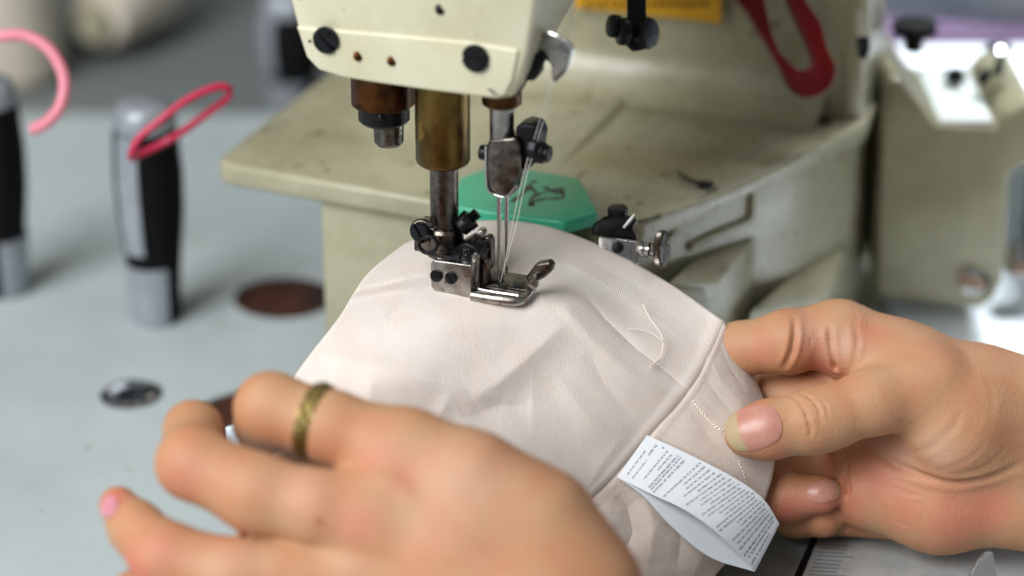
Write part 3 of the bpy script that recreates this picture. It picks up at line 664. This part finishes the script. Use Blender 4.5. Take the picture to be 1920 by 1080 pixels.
# care label loop
topE = [(1213, 816, -.3), (1293, 853, -.55), (1376, 896, -.7), (1430, 935, -.6), (1461, 982, -.2)]
botE = [(1157, 895, -.55), (1222, 927, -1.1), (1287, 958, -1.5), (1350, 1004, -1.45), (1415, 1071, -.7)]
bt = [(1213, 816, -.2), (1290, 870, -.35), (1370, 930, -.4), (1425, 960, -.35), (1461, 983, -.15)]
bb = [(1158, 896, -.5), (1207, 931, -.85), (1258, 986, -1.05), (1330, 1044, -.95), (1415, 1072, -.65)]
def strip(T, B, n=40, m_=14, sag=0):
    T = cr1(np.array(T, float), np.linspace(0, len(T)-1, n)); B = cr1(np.array(B, float), np.linspace(0, len(B)-1, n))
    f = np.linspace(0, 1, m_)[None, :, None]; G = T[:, None, :]*(1-f)+B[:, None, :]*f
    G[..., 2] += sag*np.sin(np.pi*f[..., 0])
    return G
G1 = strip(topE, botE, sag=-.05); G2 = strip(bt, bb, sag=.05)
W1 = pts2w(G1); W2 = pts2w(G2)
CL = MB()
for Wd_ in (W1, W2):
    n, m_ = Wd_.shape[:2]; CL.add([Vector(p) for p in Wd_.reshape(-1, 3)], [(j*m_+i, j*m_+i+1, (j+1)*m_+i+1, (j+1)*m_+i) for j in range(n-1) for i in range(m_-1)])
n, m_ = W1.shape[:2]; k0 = (n-1)*m_; k1 = n*m_+(n-1)*m_
CL.f += [(k0+i, k0+i+1, k1+i+1, k1+i) for i in range(m_-1)]
care = obj('care_label', CL, M['label'], garment, solid=.025, angle=60)
def lab(s_, t_):   # point on the printed face
    x = s_*(n-1); i = int(min(x, n-2)); f = x-i; y = t_*(m_-1); j = int(min(y, m_-2)); g_ = y-j
    p = (W1[i, j]*(1-f)+W1[i+1, j]*f)*(1-g_)+(W1[i, j+1]*(1-f)+W1[i+1, j+1]*f)*g_
    a = W1[i+1, j]-W1[i, j]; b_ = W1[i, j+1]-W1[i, j]; nn = np.cross(a, b_); nn /= np.linalg.norm(nn)
    if np.dot(nn, np.array(FWD)) > 0: nn = -nn
    return Vector(p+nn*.02)
pr = MB()
def mark(s0, s1, t0, t1): pr.add([lab(s0, t0), lab(s1, t0), lab(s1, t1), lab(s0, t1)], [(0, 1, 2, 3)])
rows = [(.045, .30, .88, .4), (.075, .10, .35, .8), (.085, .45, .9, .4), (.115, .08, .12, 1), (.145, .12, .8, .6), (.175, .15, .55, .5), (.205, .12, .92, 1), (.225, .12, .92, .9), (.25, .15, .95, .8),
        (.32, .05, .95, .6), (.35, .08, .6, .7)]
s_ = .38
while s_ < .88: rows.append((s_, random.uniform(.03, .1), random.uniform(.55, .97), random.uniform(.5, .8))); s_ += .029
rows += [(.91, .05, .95, 1.0), (.935, .08, .9, .7), (.965, .3, .95, .8)]
for s0, t0, t1, wgt in rows:
    t = t0
    while t < t1:
        L_ = random.uniform(.02, .10)*(1 if wgt < .95 else 1.2)
        tt = t
        while tt < min(t+L_, t1):
            mark(s0-.0065*random.uniform(.6, 1)*(.7+wgt*.5), s0+.0065*random.uniform(.6, 1)*(.7+wgt*.5), tt, tt+.008); tt += .0135
        t += L_+random.uniform(.015, .035)
obj('label_print', pr, M['print'], care, normals=False, smooth=False)
# ================================================================= HANDS (smooth implicit bodies)
def smin(a, b_, k): h = np.clip(.5+.5*(b_-a)/k, 0, 1); return b_*(1-h)+a*h-k*h*(1-h)
def capsule(P, a, b_, ra, rb):
    ab = b_-a; t = np.clip(((P-a)@ab)/(ab@ab), 0, 1); return np.linalg.norm(P-a-t[:, None]*ab, axis=1)-(ra+(rb-ra)*t)
def chain_sdf(P, ch, k):
    out = None
    for i in range(len(ch)-1):
        a = np.array(C(*ch[i][:3])); b_ = np.array(C(*ch[i+1][:3])); d = capsule(P, a, b_, ch[i][3], ch[i+1][3])
        out = d if out is None else smin(out, d, k)
    return out
class Hand:
    """groups: list of (list of chains, k) ; palm first"""
    def __init__(s, palm, fingers, kp=.9, kf=.35, kj=.55, kff=.06): s.palm = palm; s.fing = fingers; s.kp = kp; s.kf = kf; s.kj = kj; s.kff = kff
    def f(s, P):
        palm = None
        for ch in s.palm:
            d = chain_sdf(P, ch, s.kp); palm = d if palm is None else smin(palm, d, s.kp)
        out = palm; fs = None
        for ch in s.fing:
            d = chain_sdf(P, ch, s.kf); fs = d if fs is None else smin(fs, d, s.kff)
        return smin(palm, fs, s.kj)
    def grad(s, P, e=.02):
        g_ = np.stack([s.f(P+np.array(d)*e)-s.f(P-np.array(d)*e) for d in ((1, 0, 0), (0, 1, 0), (0, 0, 1))], 1); return g_/np.maximum(np.linalg.norm(g_, axis=1, keepdims=True), 1e-9)
    def mesh(s, h):
        pts = []; 
        for ch in s.palm+s.fing:
            for c in ch: p = np.array(C(*c[:3])); pts += [p-c[3], p+c[3]]
        pts = np.array(pts); lo = pts.min(0)-.4; hi = pts.max(0)+.4
        n = np.ceil((hi-lo)/h).astype(int)+1
        X = [lo[i]+h*np.arange(n[i]) for i in range(3)]
        F = np.empty(n)
        for i in range(n[0]):
            YY, ZZ = np.meshgrid(X[1], X[2], indexing='ij'); P = np.stack([np.full(YY.size, X[0][i]), YY.ravel(), ZZ.ravel()], 1); F[i] = s.f(P).reshape(n[1], n[2])
        I = F < 0
        cs = I[:-1, :-1, :-1].astype(int)
        cs = sum(I[a:n[0]-1+a, b_:n[1]-1+b_, c:n[2]-1+c].astype(int) for a in (0, 1) for b_ in (0, 1) for c in (0, 1))
        act = (cs > 0) & (cs < 8); idx = -np.ones(act.shape, int); ids = np.argwhere(act); idx[act] = np.arange(len(ids))
        V = lo+(ids+.5)*h
        for _ in range(6):
            g_ = s.grad(V); V = V-g_*(s.f(V))[:, None]*.8
        faces = []
        for ax in range(3):
            A = [slice(None)]*3; B = [slice(None)]*3; A[ax] = slice(0, -1); B[ax] = slice(1, None)
            ed = I[tuple(A)] != I[tuple(B)]; E = np.argwhere(ed); o1, o2 = [k for k in range(3) if k != ax]
            ok = (E[:, o1] > 0) & (E[:, o2] > 0) & (E[:, o1] < n[o1]-1) & (E[:, o2] < n[o2]-1); E = E[ok]
            q = []
            for d1, d2 in ((0, 0), (1, 0), (1, 1), (0, 1)):
                c = E.copy(); c[:, o1] -= d1; c[:, o2] -= d2; q.append(idx[c[:, 0], c[:, 1], c[:, 2]])
            q = np.stack(q, 1); flip = I[tuple(E.T)]
            if ax == 1: flip = ~flip
            q[~flip] = q[~flip][:, ::-1]; faces.append(q)
        return V, np.concatenate(faces)
    def hit(s, px, py):
        """surface points seen along given directions from the modelling viewpoint"""
        r = np.array([np.array(ray(x, y)) for x, y in zip(px, py)]); r /= np.linalg.norm(r, axis=1, keepdims=True)
        P = np.array(CP)+r*52.0
        for _ in range(90): P = P+r*(s.f(P))[:, None]*.8
        return P
def build_hand(h, vox, parent, name, creases, flush, pale, label):
    V, F = h.mesh(vox); Nn = h.grad(V)
    rel = V-np.array(CP); z = rel@np.array(FWD); px = 960+rel@np.array(RT)/z*FPX; py = 540-rel@np.array(UP)/z*FPX
    front = (Nn@np.array(FWD)) < .05
    for line, dep, wd in creases:
        S_ = h.hit([p[0] for p in line], [p[1] for p in line])
        best = np.full(len(V), 1e9); n = len(line)-1; par = np.zeros(len(V))
        for i in range(n):
            a = S_[i]; ab = S_[i+1]-a; t = np.clip(((V-a)@ab)/(ab@ab+1e-9), 0, 1); d = np.linalg.norm(V-a-t[:, None]*ab, axis=1); m2 = d < best
            best = np.where(m2, d, best); par = np.where(m2, (i+t)/n, par)
        fade = np.clip(np.minimum(par, 1-par)*4+.15, 0, 1)
        V = V-Nn*(dep*np.exp(-(best/wd)**2)*fade)[:, None] + Nn*(dep*.35*np.exp(-((best-wd*2.0)/(wd*1.1))**2)*fade)[:, None]
    me = bpy.data.meshes.new(name); bl_ = wloc(parent); me.from_pydata((V-np.array(bl_)).tolist(), [], F.tolist()); me.update()
    def attr(nm, spots):
        a = me.attributes.new(nm, 'FLOAT', 'POINT'); val = np.zeros(len(V))
        for x, y, r, k in spots:
            p = h.hit([x], [y])[0]; val = np.maximum(val, k*np.exp(-(np.linalg.norm(V-p, axis=1)/r)**2))
        a.data.foreach_set('value', val.astype(np.float32))
    attr('flush', flush); attr('pale', pale)
    me.materials.append(M['skin']); me.shade_smooth()
    o = bpy.data.objects.new(name, me); COL.objects.link(o); o.parent = parent; o['label'] = label
    return o
person = empty('person', C(1000, 1500, -10), 'person with bare hands and a gold ring guiding the cream garment under the needle', 'person')
RH = Hand(
 palm=[[(1572, 628, 1.5, 1.15), (1690, 695, 1.4, 1.42), (1840, 754, 1.5, 1.65), (1935, 790, 1.6, 1.75), (2300, 960, 1.5, 2.6), (2900, 1230, .5, 3.3)],
       [(1640, 918, 2.4, 1.35), (1760, 938, 2.0, 1.55), (1930, 925, 1.8, 1.6), (2300, 1060, 1.5, 2.3), (2900, 1330, .5, 3.0)],
       [(1600, 800, 2.9, 1.2), (1780, 860, 2.2, 1.5), (1930, 860, 1.8, 1.6)],
       [(1735, 735, .35, 1.35), (1800, 795, .6, 1.62), (1870, 830, 1.2, 1.5)]],
 fingers=[[(1404, 812, -.25, .76), (1440, 806, -.25, .88), (1525, 790, -.3, .97), (1560, 780, -.3, .93), (1640, 752, -.2, 1.0), (1740, 728, .3, 1.3)],
          [(1340, 720, 3.2, .65), (1385, 655, 1.9, .82), (1480, 640, 1.3, .98), (1530, 632, 1.5, .9), (1580, 640, 1.5, 1.12)],
          [(1400, 770, 3.4, .7), (1450, 745, 2.9, .78), (1530, 740, 2.5, .95), (1620, 745, 2.5, 1.1)],
          [(1650, 860, 3.3, 1.05), (1500, 880, 3.9, .82), (1440, 912, 3.1, .76), (1475, 932, 2.2, .72), (1538, 926, 1.75, .62)],
          [(1660, 950, 3.2, 1.05), (1540, 960, 3.8, .75), (1490, 965, 3.2, .68), (1540, 972, 2.6, .62)]], kp=.8, kj=.35)
rho = build_hand(RH, .075, person, 'right_hand', [
   ([(1478, 742), (1497, 752), (1512, 775), (1520, 805), (1518, 820)], .11, .055),
   ([(1500, 738), (1522, 748), (1536, 768), (1540, 795)], .10, .05),
   ([(1492, 748), (1506, 768), (1511, 800)], .06, .04), ([(1530, 742), (1548, 762), (1553, 785)], .05, .045),
   ([(1489, 595), (1490, 630), (1484, 660), (1470, 690)], .16, .09), ([(1554, 612), (1557, 640), (1566, 690), (1572, 715)], .13, .08),
   ([(1600, 595), (1608, 640), (1600, 690)], .05, .08),
   ([(1586, 862), (1590, 920), (1588, 985), (1594, 1008)], .15, .10),
   ([(1640, 845), (1680, 872), (1740, 895), (1800, 905), (1860, 893), (1915, 870)], .12, .13),
   ([(1700, 850), (1745, 840), (1790, 800), (1800, 770)], .03, .12), ([(1760, 880), (1810, 865), (1850, 830)], .02, .09), ([(1800, 890), (1850, 872), (1885, 840)], .018, .09),
   ([(1600, 580), (1620, 640)], .03, .07), ([(1515, 600), (1520, 640), (1515, 680)], .03, .04), ([(1655, 770), (1690, 790), (1720, 800)], .03, .05), ([(1600, 770), (1606, 800), (1600, 820)], .02, .04), ([(1850, 700), (1862, 760), (1850, 820)], .012, .1), ([(1640, 900), (1700, 925), (1790, 940)], .035, .06), ([(1620, 960), (1700, 985), (1780, 990)], .03, .05), ([(1425, 615), (1430, 650), (1422, 690)], .02, .04)],
   [(1430, 655, .5, .35), (1620, 620, .5, .3), (1850, 950, .8, .5), (1560, 870, .6, .45), (1540, 690, .6, .5), (1520, 650, .5, .35), (1790, 970, 1.2, .42), (1700, 960, .9, .35), (1400, 765, .5, .5), (1450, 855, .5, .35), (1545, 950, .7, .55), (1480, 960, .7, .6), (1650, 900, .8, .4), (1590, 940, .8, .4)],
   [(1580, 650, .5, .6), (1520, 625, .5, .35), (1690, 850, .7, .5), (1760, 850, .7, .4)], 'bare right hand pinching the garment edge between thumb and fingers')
def nail(h, parent, c, half_l, half_w, ang, tipfrac, up=.045, m=M['nail']):
    """nail plate following the fingertip; c in picture units, ang = direction towards the tip"""
    ca, sa = math.cos(ang), math.sin(ang); n1, n2 = 22, 18; X = []; Y = []
    for i in range(n1):
        for j in range(n2):
            a = -1+2*i/(n1-1); b_ = -1+2*j/(n2-1); 
            a2 = a*math.sqrt(max(0, 1-.42*b_*b_)); b2 = b_*math.sqrt(max(0, 1-.38*a*a))
            lx, ly = a2*half_l, b2*half_w; X.append(c[0]+lx*ca-ly*sa); Y.append(c[1]+lx*sa+ly*ca)
    P = h.hit(X, Y); Nn = h.grad(P); A = np.array([(-1+2*(k//n2)/(n1-1)) for k in range(n1*n2)]); B = np.array([(-1+2*(k % n2)/(n2-1)) for k in range(n1*n2)])
    okp = np.abs(h.f(P)) < .02
    P = P+Nn*(up*(1-.55*np.maximum(np.abs(A)**6*(A < 0), np.abs(B)**6)))[:, None]
    for sel, mm, nm in ((A <= 1-2*tipfrac, m, 'fingernail'), (A >= 1-2*tipfrac-2/(n1-1), M['nailtip'], 'nail_edge')):
        r_ = [i for i in range(n1) if sel[i*n2]]
        if len(r_) < 2: continue
        mb = MB(); mb.v = [Vector(P[i*n2+j]) for i in r_ for j in range(n2)]
        mb.f = [(i*n2+j, i*n2+j+1, (i+1)*n2+j+1, (i+1)*n2+j) for i in range(len(r_)-1) for j in range(n2-1)]
        mb.f = [f_ for f_ in mb.f if all(okp[r_[v_//n2]*n2+v_ % n2] for v_ in f_)]
        comp = list(range(len(mb.v)))
        def root(i):
            while comp[i] != i: i = comp[i]
            return i
        for f_ in mb.f:
            for v_ in f_[1:]: comp[root(v_)] = root(f_[0])
        cnt = {}
        for f_ in mb.f: cnt[root(f_[0])] = cnt.get(root(f_[0]), 0)+1
        if not cnt: continue
        big = max(cnt, key=cnt.get); mb.f = [f_ for f_ in mb.f if root(f_[0]) == big]
        used = sorted({v_ for f_ in mb.f for v_ in f_}); mp_ = {v_: k_ for k_, v_ in enumerate(used)}
        mb.v = [mb.v[v_] for v_ in used]; mb.f = [tuple(mp_[v_] for v_ in f_) for f_ in mb.f]
        obj(nm, mb, mm, parent, solid=.03, angle=70)
nail(RH, rho, (1414, 803), 52, 39, math.pi-.28, .2)
nail(RH, rho, (1543, 922), 30, 20, -.2, .05)
LH = Hand(
 palm=[[(765, 852, -8.0, 1.2), (880, 915, -8.3, 1.4), (1000, 995, -8.4, 1.6), (1075, 1110, -8.6, 1.7), (1090, 1300, -9.5, 1.9), (1080, 1700, -13, 2.6), (1050, 2300, -20, 3.2)],
       [(715, 955, -8.6, 1.25), (860, 1040, -8.8, 1.5), (980, 1150, -9, 1.8), (1020, 1320, -9.8, 2.0), (980, 1700, -13, 2.6)],
       [(690, 1060, -8.6, 1.2), (820, 1150, -8.6, 1.5), (940, 1300, -9, 1.8)],
       [(700, 1160, -8, 1.1), (830, 1260, -8, 1.4), (940, 1400, -9.5, 1.8)]],
 fingers=[[(560, 800, -4.6, .65), (495, 795, -5.8, .8), (508, 766, -7.2, .98), (620, 800, -7.7, .98), (765, 852, -8.0, 1.15)],
          [(372, 850, -5, .65), (362, 806, -6.4, .78), (362, 868, -8.1, .98), (480, 925, -8.6, 1.06), (600, 955, -8.8, 1.05), (715, 975, -8.7, 1.2)],
          [(222, 948, -7.0, .55), (255, 990, -7.8, .72), (310, 1045, -8.5, .95), (440, 1082, -8.8, 1.02), (690, 1090, -8.7, 1.15)],
          [(250, 1108, -6.8, .6), (320, 1165, -7.6, .8), (460, 1200, -8, .95), (700, 1180, -8, 1.1)],
          [(900, 1050, -6.5, 1.2), (760, 950, -5.3, 1.0), (680, 890, -4.9, .85), (610, 860, -4.9, .7)]], kp=1.0, kj=.6)
lho = build_hand(LH, .13, person, 'left_hand', [
   ([(690, 870), (745, 905), (790, 960)], -.05, .3), ([(640, 985), (700, 1010), (760, 1060)], -.04, .3)],
   [(340, 905, .7, .4), (705, 860, .6, .3), (760, 890, .5, .3), (660, 990, .7, .3), (820, 950, .4, .22), (300, 1030, .7, .4), (215, 935, .5, .7), (250, 1070, .7, .7)],
   [(560, 900, .9, .3), (880, 900, 1.4, .3), (450, 1040, .8, .25)], 'bare left hand with bent fingers spreading the garment, a gold ring on one finger')
nail(LH, lho, (206, 950), 20, 14, 1.85, .0, m=mat('pink_fingernail', rgb('E0909A'), .3, coat=.4, sss=.2))
# gold ring on the index finger
rc = C(592, 790, -7.6); rd = (C(620, 800, -7.7)-C(508, 766, -7.2)).normalized(); e1 = rd.orthogonal().normalized(); e2 = rd.cross(e1)
rg = MB(); ns = 90; rr = 1.03
for off, ph in ((-.07, 0), (.07, math.pi)):
    rg.tube([rc+rd*(.14*math.sin(i/ns*2*math.pi*9+ph))+(e1*math.cos(2*math.pi*i/ns)+e2*math.sin(2*math.pi*i/ns))*(rr+.03*math.cos(i/ns*2*math.pi*9+ph)) for i in range(ns)], .08, 8, 0, close=True)
rg.loft([[rc+rd*a+(e1*math.cos(2*math.pi*i/ns)+e2*math.sin(2*math.pi*i/ns))*(rr-.02+b_) for a, b_ in ((-.22, 0), (-.22, .05), (.22, .05), (.22, 0))] for i in range(ns)], close=True)
obj('ring', rg, M['gold'], lho)
# ================================================================= THINGS ON THE TABLE
def tool_handle(base, label, rot, H=9.1, r=1.2, frot=0):
    t = empty('tool_handle', base, label, 'handle', 'black and silver tool handles standing on the table')
    t0 = Vector(base)
    prof = [(0, .78), (.15, .86), (1.2, .9), (2.0, .96), (2.6, 1.02), (4.2, 1.2), (5.6, 1.24), (7.45, 1.14)]
    prof = [(h*H/8.4, q*r/1.12) for h, q in prof]
    obj('grip', MB().lathe(t0, (0, 0, 1), prof, 48), M['blacksoft'], t, angle=50)
    obj('cap', MB().lathe(t0+Vector((0, 0, 7.4*H/8.4)), (0, 0, 1), [(0, 1.14*r/1.12), (.3, 1.12*r/1.12), (.7, 1.05*r/1.12), (.95, .9*r/1.12), (1.05, .5), (1.06, .01)], 48), M['silver'], t, angle=60)
    def arc(name, h0, h1, a0, a1, dr):
        hs_ = [h0+(h1-h0)*i/10 for i in range(11)]; P = []
        for h in hs_: P.append((h, np.interp(h, [p[0] for p in prof], [p[1] for p in prof])+dr))
        return obj(name, MB().lathe(t0, (0, 0, 1), P, 20, a0, a1, ref=(1, 0, 0)), M['silver'], t, solid=.1, angle=60)
    arc('inlay', 2.9*H/8.4, 7.4*H/8.4, rot+R(222), rot+R(262), .03)
    arc('ferrule', .05, 2.3*H/8.4, frot+R(195), frot+R(305), .06)
    return t
tool_handle(Wz(296, 596, TZ), 'black and silver tool handle wearing a crimson loop, beside the round table hole', 0)
tool_handle(Wz(8, 545, TZ), 'black and silver tool handle at the left edge, below the pale pink loop', R(-35), frot=R(85))
tool_handle(Vector((*Wz(552, 200, TZ-.6).xy, TZ-.6)), 'blurred black and silver tool handle half hidden behind the cream machine head', R(-25), H=5.6, r=1.35)
b0 = 10.2
tag(obj('elastic_loop', MB().tube([C(x, y, b0+d) for x, y, d in ((247, 288, .0), (262, 258, -.2), (300, 226, -.3), (350, 188, -.2), (400, 165, 0), (428, 165, .2), (425, 185, .6), (390, 212, .9), (352, 240, 1.1), (318, 262, 1.6), (275, 284, 1.4), (250, 296, .8))], .14, 12, 6, close=True), M['crimson']),
    'crimson rubber loop slipped over the top of a tool handle', 'rubber loop')
tag(obj('elastic_loop', MB().tube([C(x, y, 11+d) for x, y, d in ((-70, 130, 1), (-40, 80, .4), (0, 68, 0), (50, 68, 0), (95, 95, 0), (120, 145, 0), (115, 195, 0), (90, 228, .2), (62, 243, .6))], .22, 12), M['pink']),
    'pale pink rubber loop curling up in front of the cream thread cone', 'rubber loop')
cp_ = Vector((-25.8, 47, TZ-.6))
tc = empty('thread_cone', cp_, 'upright cream cone of thread behind the pale pink loop', 'thread cone', 'cream cones of thread')
obj('thread', MB().lathe(cp_+Vector((0, 0, .3)), (0, 0, 1), [(0, 3.4), (.3, 3.6), (6, 3.3), (14, 2.5), (14.2, 1.2)], 48), M['cone'], tc)
obj('core', MB().lathe(cp_, (0, 0, 1), [(0, 3.3), (.3, 3.3), (14.6, 1.0), (15, .9)], 48), M['cream2'], tc)
a = Vector((-20.6, 48.5, TZ+1.9)); d_ = Vector((2.2, 7.5, .3)).normalized()
tc2 = empty('thread_cone', Vector((a.x, a.y, TZ-.6)), 'cream cone of thread lying on its side, blurred in the background', 'thread cone', 'cream cones of thread')
obj('thread', MB().lathe(a, d_, [(0, 1.5), (.3, 1.7), (5.5, 2.5), (6.2, 2.3), (6.3, 1.0)], 40), M['cone'], tc2)
obj('core', MB().lathe(a-d_*1, d_, [(0, .8), (8.2, 1.1)], 32), M['cream2'], tc2)
# small steel and white pieces between the left fingers
tag(obj('steel_bracket', MB().prism([C(x, y, 2) for x, y in ((420, 800), (440, 795), (500, 845), (490, 862), (425, 832))], FWD*.4), M['silver'], bevel=.08), 'small bright steel bracket on the table seen between two left fingers', 'bracket')
# red bracket against the column
RB = MB(); out = [(1352, -80), (1381, 0), (1399, 23), (1441, 92), (1462, 130), (1483, 167), (1515, 183), (1552, 167), (1564, 130), (1548, 92), (1536, 46), (1506, 0), (1475, -80), (1410, -120)]
inn = [(1420, -60), (1430, 0), (1440, 46), (1452, 85), (1466, 108), (1497, 134), (1520, 122), (1517, 96), (1494, 46), (1474, 0), (1452, -60)]
fr = [C(x, y, 9.6) for x, y in out]; fi = [C(x, y, 9.6) for x, y in inn]
bm_ = bmesh.new()
def loopv(L_): return [bm_.verts.new(p) for p in L_]
def spl(L_): return spline(L_, [0]*len(L_), 4, True)[0]
lo_ = loopv(spl(fr)); li_ = loopv(spl(fi)); E = []
for L_ in (lo_, li_): E += [bm_.edges.new((L_[i], L_[(i+1) % len(L_)])) for i in range(len(L_))]
bmesh.ops.triangle_fill(bm_, edges=E, use_beauty=True); bmesh.ops.dissolve_limit(bm_, angle_limit=.01, verts=bm_.verts, edges=bm_.edges)
bm_.verts.index_update(); RB.v = [v.co.copy() for v in bm_.verts]; RB.f = [tuple(v.index for v in f.verts) for f in bm_.faces]; bm_.free()
rb = obj('hook', RB, M['red'], solid=.9, bevel=.18, bseg=3, angle=50)
tag(rb, 'long red plastic hook with an oval opening hanging before the machine column', 'hook')
scr = obj('rivet', MB().cyl(C(1521, 160, 11.9), C(1521, 160, 12.3), .18, bev=.04), M['steel'], rb)
# ================================================================= RIGHT BACKGROUND
bx = Vector((13.9, 15.5, TZ)); 
def BF(px, py, y=15.5): return Pl(px, py, (0, y, 0), Vector((0, 1, 0)))
prof = [(1657, 175), (1672, 150), (1692, 150), (1712, 178), (1755, 236), (1868, 240), (1884, 215), (1915, 198), (1945, 194), (1940, 300), (1893, 330), (1886, 480), (1880, 530), (1862, 565), (1835, 580), (1645, 556)]
OB = empty('gear_box', BF(1760, 575), 'olive metal gear box with black knobs to the right of the machine', 'metal box')
bp3 = [BF(x, y) for x, y in prof]
obj('housing', MB().prism(bp3, (0, 6.5, 0)), M['olive'], OB, bevel=.22, bseg=4)
z_ = BF(1800, 237).z
lidm = mat('glossy_cream_lid', rgb('C9CDC8'), .25, coat=.6)
obj('lid', MB().prism([Vector((BF(1762, 237).x, 15.7, z_+.05)), Vector((BF(1864, 237).x, 15.7, z_+.05)), Vector((BF(1864, 237).x, 21.5, z_+.05)), Vector((BF(1762, 237).x, 21.5, z_+.05))], (0, 0, .12)), lidm, OB, bevel=.05)
def bknob(px, py, y, r0, r1, h, m=M['blacksoft'], nm='knob'):
    p = Pl(px, py, (0, y, 0), Vector((0, 1, 0))); return obj(nm, MB().lathe(p, (0, 0, 1), [(0, r0), (h*.5, r0*1.05), (h*.7, r1), (h, r1), (h+.05, r1*.8)], 28), m, OB)
bknob(1790, 150, 19.5, .38, .3, .4); bknob(1850, 155, 19.5, .38, .32, .42)
bknob(1712, 95, 19, .35, .85, 1.1); bknob(1872, 140, 18.5, .16, .12, 1.1, M['black'], 'post'); bknob(1872, 96, 18.5, .5, .4, .25, M['chrome'], 'wing')
bs = screw('cover_screw', BF(1822, 527, 15.35), (0, -1, .25), .5, .18, M['chrome'], OB, 1.3)
obj('screw_shadow_ring', MB().cyl(BF(1836, 530, 15.42), BF(1836, 530, 15.3), .42, bev=.05), M['blacksoft'], OB) .name = 'screw_shadow_disc'  # black disc painted in as the shadow of the cover screw
wh = MB().prism([Vector((17, -10, TZ+.02)), Vector((60, -10, TZ+.02)), Vector((60, 32, TZ+.02)), Vector((17, 32, TZ+.02))], (0, 0, .25))
tag(obj('lit_table_sheet', MB().prism([Vector((16.4, 4, TZ+.02)), Vector((60, 4, TZ+.02)), Vector((60, 23.3, TZ+.02)), Vector((15.0, 23.3, TZ+.02))], (0, 0, .15)), M['white'], bevel=.05), 'added white sheet standing in for the brightly lit table behind the right wrist', 'sheet')  # white layer added where the table itself is brightly lit
tag(obj('white_board_block', MB().prism([Vector((15.8, 23.5, TZ+.2)), Vector((60, 23.5, TZ+.2)), Vector((60, 31.5, TZ+.2)), Vector((15.8, 31.5, TZ+.2))], (0, 0, -3-TZ-.2)), M['white'], bevel=.15), 'white board behind the olive gear box, built flat-topped to catch the rear lamp', 'board')  # white board shaped as a flat-topped block so the rear lamp brightens it
tag(obj('purple_cloth', MB().prism([Vector((15.5, 32, TZ)), Vector((24, 32, TZ)), Vector((24, 32, -3.0)), Vector((15.5, 32, -2.5))], (0, 2.5, 0)), M['purple'], bevel=.6), 'folded purple cloth beneath the blue-white fabric', 'cloth')
tag(obj('red_cloth', MB().prism([Vector((24.2, 32, TZ)), Vector((60, 32, TZ)), Vector((60, 32, -3.6)), Vector((24.2, 32, -3.1))], (0, 2.5, 0)), M['redcloth'], bevel=.6), 'folded dark red cloth at the right edge beside the purple cloth', 'cloth')
lc = MB(); nn = 40
for i in range(nn):
    for j in range(14):
        x = 15+i*1.3; lc.v.append(Vector((x, 36.5+.8*math.sin(i*.7)+j*.2*math.sin(i*.3+1), TZ+j*1.7)))
lc.f = [(i*14+j, (i+1)*14+j, (i+1)*14+j+1, i*14+j+1) for i in range(nn-1) for j in range(13)]
tag(obj('white_fabric', lc, M['lilac'], solid=.3, subd=1), 'blue-white fabric bundle hanging in the upper right background', 'fabric')
tag(obj('teal_box', MB().prism([Vector((21.2, 19, TZ+.2)), Vector((26, 19, TZ+.2)), Vector((26, 19, -1)), Vector((21.2, 19, -1))], (0, 3.5, 0)), M['teal'], bevel=.2), 'teal blurred box at the right edge beyond the olive gear box', 'box')
tag(obj('chrome_knob', MB().cyl(C(1912, 488, 19), C(1912, 488, 20.5), .75, bev=.2), M['chrome']), 'small shiny round knob at the right edge of the photo', 'knob')
# slide plate with a scale under the right hand
pz = TZ+.5
pl = [Wz(1230, 1180, pz), Wz(1350, 985, pz), Wz(1540, 960, pz), Wz(2020, 990, pz), Wz(2040, 1200, pz)]
SP = empty('slide_plate', sum(pl, Vector())/5-Vector((0, 0, 1.2)), 'grey metal slide plate with fine engraved scale lines under the right hand', 'metal plate')
obj('plate', MB().prism(pl, (0, 0, -.3)), M['ruler'], SP, bevel=.03)
obj('support', MB().prism([p*.96+Vector((0, 0, -.3)) for p in [Vector((q.x, q.y, pz/.96)) for q in pl]], (0, 0, TZ-pz+.35)), M['dark'], SP, bevel=.1)
gm = MB().prism([Wz(x, y, pz+.01) for x, y in ((1530, 990), (1542, 990), (1500, 1090), (1484, 1090))], (0, 0, .01))
obj('groove', gm, M['blacksoft'], SP)
dk = MB().prism([Wz(x, y, pz+.008) for x, y in ((1300, 990), (1530, 985), (1484, 1100), (1230, 1180))], (0, 0, .01))
obj('dark_inset', dk, M['dark'], SP)
tk = MB()
for i in range(14):
    y = 1006+i*7; x0 = 1532-(y-990)*.45+8
    tk.prism([Wz(x0+14, y, pz+.01), Wz(x0+64+(20 if i % 5 == 0 else 0), y+3, pz+.01), Wz(x0+64+(20 if i % 5 == 0 else 0), y+5, pz+.01), Wz(x0+14, y+2, pz+.01)], (0, 0, .006))
obj('scale_lines', tk, M['dark'], SP)
clr = mat('clear_plastic', rgb('D8DCDC'), .08, 0, trans=1)
tag(obj('clear_guard', MB().prism([C(x, y, -2.2) for x, y in ((1834, 1050), (1850, 1036), (1862, 1036), (1876, 1120), (1800, 1120))], FWD*.25), clr, bevel=.03), 'clear plastic guard corner at the lower right beneath the right hand', 'guard')
# ---------------------------------------------------------------- centimetres to metres
done = set()
for o in list(bpy.data.objects):
    if o.type in ('MESH', 'EMPTY'): o.location = Vector(o.location)*S
    if o.type == 'MESH' and o.data.name not in done:
        o.data.transform(Matrix.Scale(S, 4)); done.add(o.data.name)
